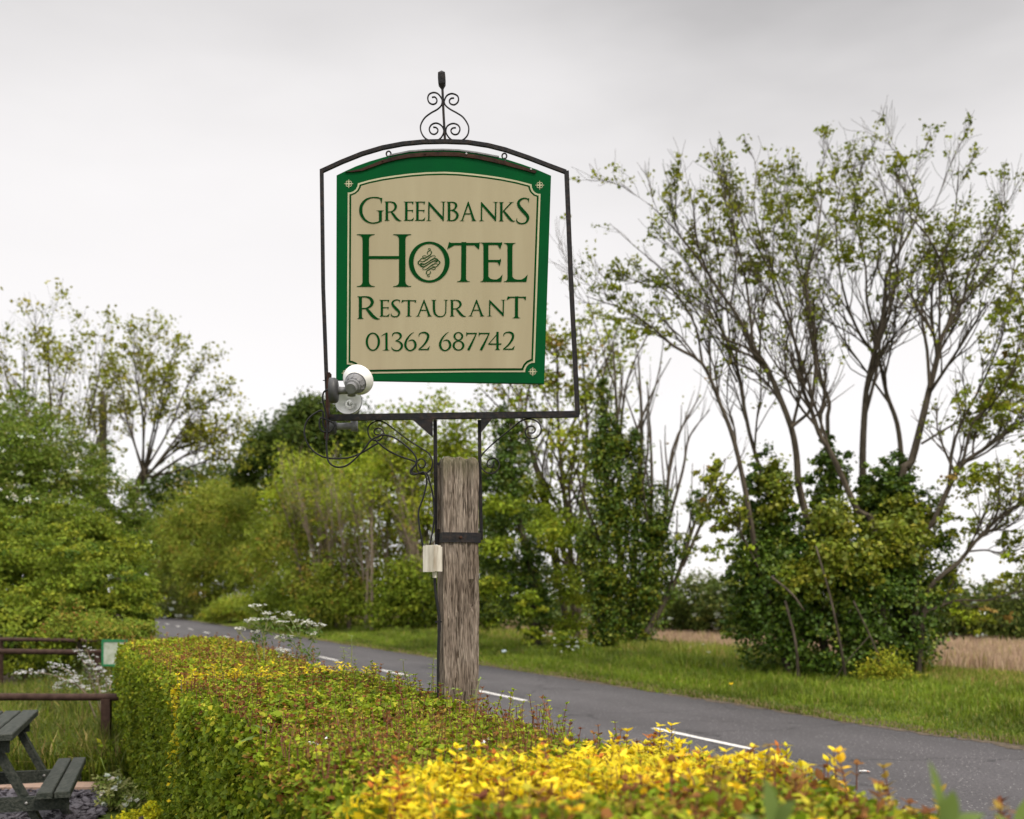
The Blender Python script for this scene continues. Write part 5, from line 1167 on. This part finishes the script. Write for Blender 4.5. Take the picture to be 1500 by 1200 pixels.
def bigtree(kind, label, cat, foot, stems, seed, lv=2, nch=8, lenf=.42, ang=36, upb=.12, leafn=7, lspread=.16, lsize=.11, pal=BR, prob=.6, group=None, wig=.12, mat_='bark', ivy=None, material='leaf', asp=.75, droop=.5, u0=.25, extra=None, k=4):
    rng = np.random.RandomState(seed); t = thing(kind, label, cat, foot, group); W = Wood(); tips = []
    for st in stems:
        pts, r0, r1 = st[:3]; o = st[3] if len(st) > 3 else {}
        grow(W, rng, [np.array(p, float) for p in pts], r0, r1, o.get('lv', lv), o.get('nch', nch), o.get('lenf', lenf), ang, upb, tips, k, 7, o.get('u0', u0), wig)
    W.build('trunk', M[mat_], t, False)
    if leafn: leaves('crown', [tipleaves(rng, tips, leafn, lspread, lsize, pal, prob, asp, droop)] + (extra(rng) if extra else []), M[material], t)
    if ivy:
        bl, n, size, ipal, kw = ivy; leaves('ivy', [crown(rng, bl, n, size, ipal, **kw)], M['ivy'], t)
    return t

# sparse trees at the left
def fan(px, d, y0, tops, r, dr=1.0, seed=0, dy=0):
    "stems fanning from one foot to the given tops (px, py)"
    rng = np.random.RandomState(seed); o = []
    for (a, b, *c) in tops:
        s = P(px + rng.normal() * 5, y0, d + rng.normal() * .3); e = P(a, b + dy, d + rng.normal() * dr); m1 = s + (e - s) * .4 + np.array([0, 0, np.linalg.norm(e - s) * .07]) + rng.normal(size=3) * .12
        m2 = s + (e - s) * .72 + np.array([0, 0, np.linalg.norm(e - s) * .05]) + rng.normal(size=3) * .15
        o.append(([s, m1, m2, e], r * (c[0] if c else 1), .012))
    return o
SYL = [(4, (0.17, 0.205, 0.03)), (3, (0.14, 0.17, 0.026)), (2, (0.21, 0.22, 0.045))]
SY = [(4, (0.13, 0.17, 0.03)), (3, (0.10, 0.13, 0.024)), (2, (0.18, 0.2, 0.045)), (1, (0.2, 0.15, 0.06))]
bigtree('young_sycamore', 'sparse leafed tree rising above the hawthorn at the left edge', 'tree', P(70, 955, 37), fan(70, 37, 940, [(0, 480), (35, 455), (70, 445), (105, 460), (135, 500), (-40, 500), (165, 540), (-70, 540), (150, 470, .8)], .06, 1.6, 1, 45), 211, lv=2, nch=13, lenf=.27, ang=32, upb=.16, leafn=7, lspread=.16, lsize=.15, pal=SYL, prob=.26)
bigtree('leaning_sycamore', 'sparse leafed tree with a leaning trunk near the bend in the road', 'tree', P(165, 950, 41),
    [([P(165, 950, 41), P(178, 810, 41), P(200, 720, 41), P(214, 685, 41)], .22, .14, {'nch': 3, 'lenf': .2, 'u0': .6, 'lv': 1})] + fan(212, 41, 700, [(195, 470), (225, 455), (260, 470), (300, 500), (330, 545), (345, 600), (352, 640), (160, 500), (250, 520), (180, 560), (290, 600)], .048, 1.6, 2, 34) + [([P(222, 700, 41), P(270, 668, 40.6), P(310, 648, 40.2), P(352, 610, 40)], .055, .012)], 212, lv=2, nch=12, lenf=.28, ang=34, upb=.14, leafn=7, lspread=.16, lsize=.15, pal=SYL, prob=.27)
g = Geo(); pq = [P(151, 960, 39), P(151, 600, 39), P(150.5, 573, 39)]; g.sweep(pq, [.16, .135, .075], 12); g.F[-1] = g.F[-1]
tag(g.build('wooden_pole', M['post'], loc=pq[0]), 'weathered bare pole with a tapered top among the sparse trees at the left', 'pole')

# beyond the bend
plant('oak', 'dark green spreading oak behind the lighter bushes, left of the sign lamps', 'tree', [(425, 650, 74, 55, 42), (470, 625, 75, 45, 45), (385, 660, 73, 35, 30), (510, 640, 76, 55, 40), (440, 700, 74, 70, 40), (365, 690, 74, 26, 18), (455, 605, 75, 30, 26), (545, 660, 76, 40, 40)], 26000, .30, DK, 221, csize=.25, per=20, shell=.4, foot=P(440, 912, 75), trunk=[[P(440, 912, 75), P(436, 780, 75), P(440, 660, 75), .5, .18]])
plant('distant_tree', 'dark domed tree farthest away above the bend', 'tree', [(300, 705, 112, 60, 30), (345, 715, 112, 45, 26), (250, 720, 112, 45, 32), (220, 760, 110, 40, 45), (255, 800, 108, 50, 60), (240, 870, 108, 50, 40), (200, 840, 108, 40, 50), (320, 780, 110, 60, 60)], 18000, .42, DK, 222, per=18, shell=.4, foot=P(290, 900, 112))
plant('willow', 'broad olive green willow bush at the outside of the bend', 'tree', [(330, 745, 84, 75, 52), (285, 790, 84, 62, 60), (380, 775, 80, 60, 60), (320, 840, 80, 70, 48), (250, 850, 88, 36, 46), (395, 835, 74, 52, 50), (240, 790, 92, 30, 30)], 84000, .24, OL, 223, csize=.17, per=45, asp=.42, foot=P(330, 908, 82), shell=.5, wob=.5)
plant('hawthorn', 'grey green blossoming hawthorn in the shade at the end of the road', 'bush', [(278, 870, 84, 34, 36), (262, 888, 86, 26, 22)], 6000, .22, [(3, (.08, .115, .035)), (1, (.13, .15, .06))], 224, blossom=700, bsize=.16)
plant('round_shrub', 'small rounded light green shrub on the verge near the bend', 'shrub', [(345, 890, 66, 36, 17), (320, 898, 68, 22, 12)], 6500, .15, BR[1:] + OL, 225, shell=.6)
plant('elder', 'bright yellow green tree standing in front of the dark oak', 'tree', [(455, 690, 57, 44, 24), (520, 700, 57, 42, 30), (430, 720, 57, 40, 22), (490, 740, 56, 50, 30), (425, 770, 58, 40, 40)], 14000, .2, BR, 226, csize=.2, per=22, shell=.4, foot=P(470, 916, 58), trunk=[[P(470, 916, 58), P(478, 800, 57), P(470, 700, 57), .14, .04], [P(480, 916, 58), P(510, 800, 57), P(520, 700, 57), .12, .03]])
# twiggy thicket
rng = np.random.RandomState(77); st = []
for i in range(30):
    x = rng.uniform(430, 625); d = 52 - (x - 430) * .042 + rng.normal() * 1.0; lean = rng.normal() * 22 - 22; top = rng.uniform(650, 730) + abs(x - 560) * .18
    st.append(([P(x, 925, d), P(x + lean * .2, 840, d), P(x + lean * .55, 770, d), P(x + lean, top, d + rng.normal() * .5)], rng.uniform(.05, .09), .012))
bigtree('ash_thicket', 'thicket of pale bare stems left of the post with few leaves', 'thicket', P(540, 925, 47.5), st, 227, lv=2, nch=8, lenf=.3, ang=24, upb=.3, leafn=5, lspread=.22, lsize=.15, pal=OL + BR, prob=.42, mat_='twig', wig=.08,
    extra=lambda r: [crown(r, [(450, 790, 51, 40, 70), (520, 800, 50, 50, 60), (590, 790, 49, 45, 70), (470, 850, 50, 60, 40), (580, 850, 48, 60, 40), (400, 800, 56, 40, 60)], 15000, .19, OL, csize=.2, per=20, shell=.3)])
bigtree('ash', 'light green ash tree just left of the post, behind the thicket', 'tree', P(640, 925, 46), fan(640, 46, 915, [(560, 660), (590, 635), (625, 628), (655, 630), (685, 650), (600, 690), (700, 690), (560, 720)], .08, 1.5, 5), 228, lv=2, nch=8, lenf=.36, ang=38, upb=.12, leafn=9, lspread=.3, lsize=.18, pal=BR + OL, prob=.85,
    extra=lambda r: [crown(r, [(610, 665, 46, 55, 30), (665, 680, 46, 40, 35), (640, 740, 45, 50, 40), (580, 700, 47, 40, 30)], 6000, .18, BR, csize=.2, per=20, shell=.4)])
for i, (lab, bl, n, pal, sd) in enumerate((
    ('low dark green bush by the road, behind the cow parsley', [(430, 870, 53, 45, 40), (395, 885, 55, 36, 26), (455, 895, 51, 40, 24)], 9000, A_, 231),
    ('low bright green bush on the verge between the cow parsley and the post', [(505, 860, 48, 46, 40), (480, 895, 48, 44, 26), (540, 880, 47, 44, 36)], 10000, OL + A_, 232),
    ('green bush touching the left side of the post at road level', [(600, 860, 44, 50, 46), (570, 900, 44, 44, 24), (640, 880, 43, 44, 40)], 11000, A_, 233),
    ('dark green bush directly behind the lower post', [(690, 850, 42, 46, 60), (660, 900, 42, 40, 30), (715, 890, 41, 40, 40)], 11000, DK + A_, 234))):
    plant('verge_bush', lab, 'bush', bl, n, .15, pal, sd, group='bushes along the far verge', csize=.22, per=22, shell=.5)

# ivy clad trees right of the post
plant('ivy_clad_tree', 'dark ivy covered tree rising right behind the post', 'tree', ragged(6, [(742, 670, 30.4, 28, 46), (735, 730, 30.4, 30, 50), (755, 790, 30.2, 36, 60), (750, 860, 30.2, 34, 50), (748, 640, 30.4, 13, 32), (785, 915, 29.8, 18, 40), (725, 700, 30.6, 26, 26), (782, 850, 30, 22, 50), (715, 800, 30.6, 26, 60)], 40, 6, 16), 26000, .09, IV, 241, material='ivy', csize=.2, per=22, shell=.55, foot=P(785, 952, 30), trunk=[[P(785, 960, 30), P(780, 850, 30.2), P(752, 720, 30.4), P(748, 615, 30.4), .18, .04]])
bigtree('sycamore', 'leafy green sycamore between the post and the ivy clad trees', 'tree', P(850, 965, 32), [
    ([P(888, 972, 31.5), P(868, 870, 31.6), P(848, 790, 31.7), P(815, 690, 31.8)], .13, .04), ([P(848, 790, 31.7), P(835, 740, 31.6), P(838, 690, 31.5), P(845, 640, 31.5)], .06, .015), ([P(845, 960, 33), P(835, 800, 33), P(820, 660, 33), P(815, 500, 33)], .13, .02), ([P(845, 960, 33), P(850, 780, 33), P(860, 640, 33), P(850, 480, 33.5)], .12, .02), ([P(840, 960, 33), P(800, 760, 33), P(775, 650, 33), P(705, 570, 33)], .12, .015),
    ([P(840, 850, 33), P(790, 700, 33), P(770, 600, 33), P(790, 520, 33)], .10, .015), ([P(820, 660, 33), P(850, 600, 33), P(880, 540, 33.3), P(900, 510, 33)], .06, .012)], 242, lv=2, nch=8, lenf=.33, ang=36, upb=.14, leafn=8, lspread=.2, lsize=.15, pal=BR + SY, prob=.62,
    extra=lambda r: [crown(r, [(800, 760, 32, 60, 26), (770, 720, 32.4, 44, 24), (840, 790, 31.4, 50, 26), (720, 760, 33, 40, 30), (800, 840, 31.8, 55, 22), (850, 870, 31, 40, 22), (775, 885, 31.6, 22, 22), (730, 800, 29.2, 34, 18), (720, 860, 29.2, 30, 16), (775, 885, 28.8, 20, 22), (800, 780, 29, 34, 18), (780, 930, 28.8, 16, 12), (735, 740, 29.4, 26, 16), (830, 915, 31, 40, 18)], 15000, .12, BR + A_, csize=.24, per=20, shell=.3, flat=.45),
                     crown(r, [(812, 505, 33, 26, 22), (845, 520, 33, 30, 20), (805, 560, 33, 26, 20), (850, 570, 33, 26, 22)], 1100, .16, SY, csize=.3, per=10, shell=.1)])
bare = {'lv': 1, 'nch': 7, 'lenf': .4, 'u0': .2}
bigtree('ivy_clad_tree', 'tall ivy wrapped tree with several upright stems at the road edge, mid right', 'tree', P(905, 972, 28.6), [
    ([P(882, 970, 28.6), P(886, 800, 28.6), P(888, 680, 28.6), P(880, 560, 28.6)], .14, .05, bare), ([P(905, 970, 28.8), P(908, 800, 28.8), P(905, 640, 28.8), P(898, 500, 28.8)], .12, .02, bare), ([P(925, 970, 28.5), P(930, 800, 28.5), P(940, 640, 28.5), P(935, 520, 28.5)], .12, .02, bare), ([P(942, 968, 28.3), P(950, 820, 28.3), P(955, 700, 28.3), P(948, 560, 28.3)], .10, .015, bare),
    ([P(950, 900, 28.2), P(972, 780, 28.2), P(985, 660, 28.2), P(1025, 580, 28.2)], .09, .014, bare), ([P(945, 930, 28), P(990, 850, 28), P(1020, 760, 28), P(1062, 672, 28)], .09, .014, bare), ([P(905, 700, 28.8), P(912, 600, 28.8), P(925, 540, 28.8), P(960, 470, 28.8)], .05, .012, bare), ([P(975, 780, 28.2), P(1000, 690, 28.2), P(1010, 640, 28.2), P(1040, 600, 28)], .05, .012, bare), ([P(1000, 830, 28), P(1040, 740, 28), P(1075, 690, 28), P(1090, 660, 28)], .05, .012, bare)], 243, lv=1, nch=7, lenf=.3, ang=22, upb=.25, leafn=3, lspread=.2, lsize=.12, pal=SY, prob=.3, wig=.07,
    ivy=(ragged(5, [(902, 700, 28.5, 26, 60), (880, 790, 28.5, 20, 80), (908, 800, 28.3, 22, 90), (940, 770, 28.3, 15, 70), (890, 650, 28.5, 16, 50), (881, 900, 28.4, 13, 70), (905, 900, 28.3, 13, 70), (928, 900, 28.3, 12, 66), (950, 890, 28.2, 10, 76), (884, 610, 28.6, 9, 46), (968, 760, 28.2, 10, 60), (956, 830, 28.1, 13, 60), (998, 800, 28, 17, 20), (1026, 745, 28, 12, 22), (978, 850, 28, 13, 30), (936, 680, 28.5, 9, 46), (866, 830, 28.6, 9, 50)], 60, 5, 13), 44000, .08, IVL[:2] + IV + IV, dict(csize=.3, per=22, shell=.6, asp=.8, wob=.25)))
plant('hawthorn', 'small low hawthorn with flat white blossom sprays below the ivy clad trees', 'bush', [(838, 950, 27.6, 34, 18), (865, 962, 27.4, 26, 14), (822, 935, 27.6, 20, 12), (930, 960, 27.2, 34, 9)], 3600, .09, A_, 244, blossom=1100, bsize=.035, per=18, shell=.3, flat=.35)

# hedge at the far side of the meadow
for i, (lab, bl, n, bs, sd) in enumerate((
    ('blossoming field hedge bush between the ivy clad trees', [(1020, 885, 37, 46, 45), (985, 905, 38, 36, 34), (1050, 900, 36, 36, 40)], 12000, 900, 251),
    ('dark field hedge bush left behind the great ivy mass', [(1090, 890, 35, 50, 48), (1130, 900, 35, 46, 50)], 10000, 500, 252),
    ('field hedge bush just right of the great ivy mass', [(1380, 900, 32, 46, 52), (1345, 905, 33, 40, 50)], 11000, 500, 253),
    ('field hedge bush with white blossom at the right edge of the view', [(1470, 905, 31, 60, 50), (1430, 915, 31, 40, 40), (1530, 900, 31, 50, 55)], 14000, 800, 254),
    ('field hedge bush hidden mostly by the great ivy mass', [(1200, 900, 34, 60, 44), (1270, 900, 33.5, 60, 44)], 8000, 200, 255),
    ('field hedge bush seen through the trunks right of the post', [(860, 900, 42, 60, 40), (930, 900, 40, 50, 40), (800, 900, 44, 50, 40)], 9000, 700, 256))):
    plant('field_hedge_bush', lab, 'bush', bl, n, .13, [(3, (.05, .08, .025)), (2, (.075, .105, .03)), (1, (.11, .13, .045))], sd, blossom=bs, bsize=.09, group='bushes of the field hedge', csize=.2, per=22)

# the great many-stemmed tree at the right
o20 = lambda L_, dd=0.0, a=0.0: [P(x, y if y > 520 else 520 - (520 - y) * .86, 20 + dd + a * i) for i, (x, y) in enumerate(L_)]
LV = {'lv': 2, 'nch': 17, 'lenf': .23, 'u0': .34}
BB = {'lv': 2, 'nch': 13, 'lenf': .27, 'u0': .2}
big = [
 (o20([(1160, 1000), (1125, 880), (1107, 806), (1092, 720), (1075, 645), (1054, 589), (1029, 533), (987, 505), (954, 472), (917, 444), (884, 430), (858, 420)], -.6, .05), 0.062, .006, LV),
 (o20([(1029, 533), (1019, 472), (996, 425), (975, 400), (945, 395), (915, 400)], -.1, .1), 0.024, .006, BB),
 (o20([(1165, 1000), (1150, 850), (1135, 760), (1098, 635), (1080, 539), (1062, 490), (1040, 430), (1010, 370), (985, 330)], .6, .05), 0.057, .006, LV),
 (o20([(1080, 560), (1040, 480), (990, 400), (960, 365), (925, 330), (893, 296)], .9, .08), 0.020, .005, {'lv': 1, 'nch': 8, 'lenf': .16}),
 (o20([(1215, 1000), (1190, 820), (1182, 761), (1170, 710), (1167, 668), (1159, 626), (1137, 569), (1122, 536), (1103, 505), (1080, 453), (1054, 411), (1033, 374), (1005, 330), (975, 290), (950, 262)], -.3, -.03), 0.081, .006, LV),
 (o20([(1103, 505), (1098, 440), (1090, 380), (1075, 310), (1060, 250), (1055, 215)], -.7, .05), 0.029, .006, BB),
 (o20([(1159, 626), (1190, 590), (1165, 500), (1150, 430), (1120, 340), (1105, 270), (1108, 205)], -.5, .1), 0.033, .006, BB),
 (o20([(1275, 1000), (1269, 845), (1266, 770), (1264, 710), (1264, 656), (1267, 598), (1271, 561), (1285, 495), (1297, 430), (1299, 383), (1323, 332), (1346, 271), (1330, 215), (1318, 180)], .4, .03), 0.090, .006, LV),
 (o20([(1285, 495), (1270, 430), (1268, 370), (1255, 300), (1252, 240), (1262, 205)], .6, .05), 0.029, .006, BB),
 (o20([(1300, 990), (1281, 779), (1257, 749), (1236, 704), (1218, 665), (1200, 635), (1188, 599), (1176, 569), (1165, 500), (1140, 430), (1125, 370), (1090, 300), (1080, 250)], -.8, .04), 0.071, .006, LV),
 (o20([(1188, 599), (1195, 530), (1190, 460), (1180, 400), (1195, 330), (1203, 260), (1200, 215)], -.7, -.05), 0.033, .006, BB),
 (o20([(1240, 900), (1213, 644), (1215, 590), (1200, 554), (1191, 506), (1182, 440), (1170, 370), (1148, 300), (1145, 250)], 1.0, .03), 0.048, .006, LV),
 (o20([(1330, 990), (1320, 716), (1320, 668), (1314, 620), (1299, 578), (1287, 527), (1262, 490), (1240, 430), (1228, 360), (1225, 290), (1232, 225)], .9, .05), 0.062, .006, LV),
 (o20([(1325, 990), (1320, 713), (1335, 677), (1350, 620), (1362, 569), (1374, 521), (1377, 500), (1388, 470), (1411, 425), (1421, 374), (1453, 323), (1472, 285)], -.5, -.03), 0.086, .006, LV),
 (o20([(1362, 569), (1358, 510), (1350, 440), (1372, 370), (1395, 310), (1402, 240), (1405, 190)], -.7, .06), 0.033, .006, BB),
 (o20([(1377, 500), (1395, 440), (1385, 380), (1360, 320), (1318, 260), (1312, 195)], -.8, .1), 0.029, .006, BB),
 (o20([(1340, 990), (1344, 806), (1368, 764), (1389, 716), (1410, 680), (1440, 659), (1470, 638), (1500, 617), (1560, 575), (1600, 520)], -.9, -.06), 0.066, .006, LV),
 (o20([(1410, 680), (1425, 620), (1455, 590), (1480, 550), (1500, 480), (1530, 400)], -1.2, -.05), 0.029, .006, BB),
 (o20([(1389, 716), (1400, 640), (1440, 560), (1470, 480), (1482, 400), (1490, 330)], -1.0, .08), 0.029, .006, BB),
 (o20([(1345, 990), (1355, 880), (1374, 848), (1404, 824), (1428, 794), (1452, 770), (1476, 749), (1500, 734), (1560, 705), (1620, 690)], -1.2, -.06), 0.053, .006, LV),
 (o20([(1350, 900), (1400, 880), (1440, 880), (1480, 870), (1510, 860)], -1.2, -.06), 0.024, .006, {'lv': 2, 'nch': 9, 'lenf': .4, 'u0': .1}),
 (o20([(1418, 808), (1445, 806), (1475, 812), (1510, 800), (1560, 812)], -1.32, -.06), .018, .004, BB),
 (o20([(1350, 650), (1400, 620), (1440, 600), (1490, 590), (1530, 560)], .3, .1), 0.024, .006, BB),
 (o20([(1110, 830), (1085, 780), (1060, 740), (1045, 700)], -.8, -.1), 0.019, .006, BB)]
bigtree('many_stemmed_sycamore', 'large many stemmed tree with thin spring leaves above the ivy mass at the right', 'tree', P(1235, 1003, 20), big, 260, upb=.20, ang=27, leafn=10, lspread=.07, lsize=.08, pal=[(4, (0.125, 0.165, 0.02)), (3, (0.165, 0.20, 0.026)), (2, (0.09, 0.125, 0.018))], prob=.18, wig=.16, k=3,
    extra=lambda r: [crown(r, [(1215, 285, 20, 60, 30), (1130, 330, 20, 75, 45), (1290, 320, 20, 70, 40), (1060, 285, 20, 45, 26), (1400, 370, 20, 80, 60), (1160, 300, 20, 45, 26), (1240, 370, 20, 60, 36), (1110, 390, 20, 40, 30), (940, 480, 19.8, 70, 34), (1480, 420, 19.7, 40, 60), (890, 420, 19.8, 45, 22), (1030, 350, 20, 40, 36)], 5400, .085, [(4, (0.115, 0.15, 0.018)), (3, (0.155, 0.19, 0.022))], csize=.085, per=18, shell=.05, flat=.6),
                     crown(r, [(1450, 600, 19, 70, 60), (1440, 700, 18.8, 80, 34), (1400, 780, 18.9, 60, 30), (1480, 840, 18.7, 50, 26), (1430, 900, 18.8, 60, 24), (1390, 860, 18.9, 30, 24), (1475, 540, 19, 40, 60), (1060, 770, 19.2, 40, 60), (1045, 690, 19.2, 26, 30)], 4800, .09, BR + SY, csize=.10, per=20, shell=.05, flat=.45)])
plant('ivy_mass', 'great mound of dark ivy swallowing the trunks beside the road at the right', 'ivy', ragged(7, [(1140, 880, 19.6, 62, 115), (1105, 850, 19.9, 26, 70), (1215, 905, 19.2, 70, 98), (1290, 905, 19.2, 70, 100), (1342, 865, 19.6, 48, 105), (1118, 800, 19.9, 32, 50), (1126, 730, 20, 17, 70), (1328, 765, 19.6, 40, 60), (1180, 830, 19.5, 44, 44), (1255, 835, 19.5, 52, 52), (1168, 790, 19.9, 36, 36), (1290, 790, 19.8, 36, 40), (1215, 770, 20.2, 26, 50), (1214, 690, 20.6, 11, 46), (1268, 740, 20.2, 12, 60), (1318, 715, 19.8, 20, 40)], 70, 8, 26), 90000, .07, IV, 261, material='ivy', csize=.15, per=30, shell=.74, asp=.85, wob=.30, foot=P(1235, 1004, 19.6),
    trunk=[[P(1170, 1004, 18.6), P(1165, 940, 18.4), P(1150, 880, 18.6), .028, .02], [P(1240, 1006, 18.4), P(1232, 950, 18.1), P(1215, 870, 18.0), P(1195, 800, 18.2), .026, .014], [P(1290, 1006, 18.3), P(1286, 960, 18.0), P(1250, 880, 17.9), .024, .012], [P(1215, 1008, 18.2), P(1240, 970, 17.7), P(1275, 930, 17.6), .012, .006], [P(1130, 845, 18.3), P(1160, 870, 18.0), P(1178, 895, 17.9), .02, .015]],
    extra=lambda r: [crown(r, [(1240, 820, 18.6, 60, 34), (1310, 800, 18.8, 44, 40), (1180, 850, 18.7, 40, 30), (1330, 760, 19.2, 36, 36), (1140, 720, 19.6, 24, 50), (1225, 760, 19, 40, 30)], 9000, .085, IVL, csize=.22, per=18, shell=.3, asp=.8)])
plant('elder_bush', 'low yellow green bush at the foot of the great ivy mass', 'bush', [(1300, 985, 17.9, 34, 28), (1330, 1000, 17.8, 22, 18), (1275, 990, 18, 20, 18)], 3600, .06, [(3, (.2, .25, .03)), (2, (.27, .28, .04)), (1, (.11, .16, .025))], 262, csize=.25, per=14, shell=.2, asp=.5)

# flowers and litter on the verge
rng = np.random.RandomState(9)
def flowers(name, label, cat, px, py, d, n, r, colr, size, grp=None, h=.3):
    c = P(px, py, d); t = thing(name, label, cat, (c[0], c[1], 0.1), grp)
    for i in range(n):
        p = c + rng.normal(size=3) * np.array([r, r * .4, r * .35]); p[2] = max(p[2], .25); g = Geo(); g.sweep([(p[0], p[1], .08), p], .003, 3); g.build('stem', M['stalk'], t)
        pos = p + rng.normal(size=(10, 3)) * np.array([.5, .5, .15]) * size; m = len(pos)
        V, Fc, k = leafmesh(pos, unit(rng.normal(size=(m, 3)) * .4 + np.array([0, -.3, 1])), rng.normal(size=(m, 3)), size * .55, size * .5); mesh('flower_head', V, Fc, M['petal'], t, np.tile(colr, (len(V), 1)))
flowers('cow_parsley', 'patch of white cow parsley in the grass left of the great ivy mass', 'wild flower', 1058, 972, 23.5, 26, .45, (.7, .72, .62), .05)
flowers('cow_parsley', 'few white cow parsley heads among the grass in front of the field hedge', 'wild flower', 1035, 955, 26, 14, .4, (.66, .68, .58), .05)
flowers('dandelion', 'single yellow dandelion in the verge left of the great ivy mass', 'wild flower', 1073, 1005, 17.4, 1, .01, (.85, .55, .01), .05)
s_, t_ = 0, 0
g = Geo(); c = P(738, 967, 28.0); g.sweep([(c[0] - .05, c[1], .24), (c[0] - .045, c[1], .24), (c[0] + .055, c[1] + .02, .255), (c[0] + .06, c[1] + .021, .256)], [.024, .033, .033, .024], 10); tag(g.build('drinks_can', M['litterb'], loc=(c[0], c[1], .17)), 'small pale blue litter lying in the verge right of the post', 'litter')
g = Geo(); c = P(1266, 1133, 10.02); c[2] = .012; g.sweep([c + np.array([-.045, .01, .006]), c + np.array([0, 0, .010]), c + np.array([.05, -.004, .004])], [.012, .016, .010], 8, ratio=.6); tag(g.build('litter_scrap', M['litter'], loc=(c[0], c[1], 0)), 'white and orange scrap of litter lying on the road near the hedge', 'litter')
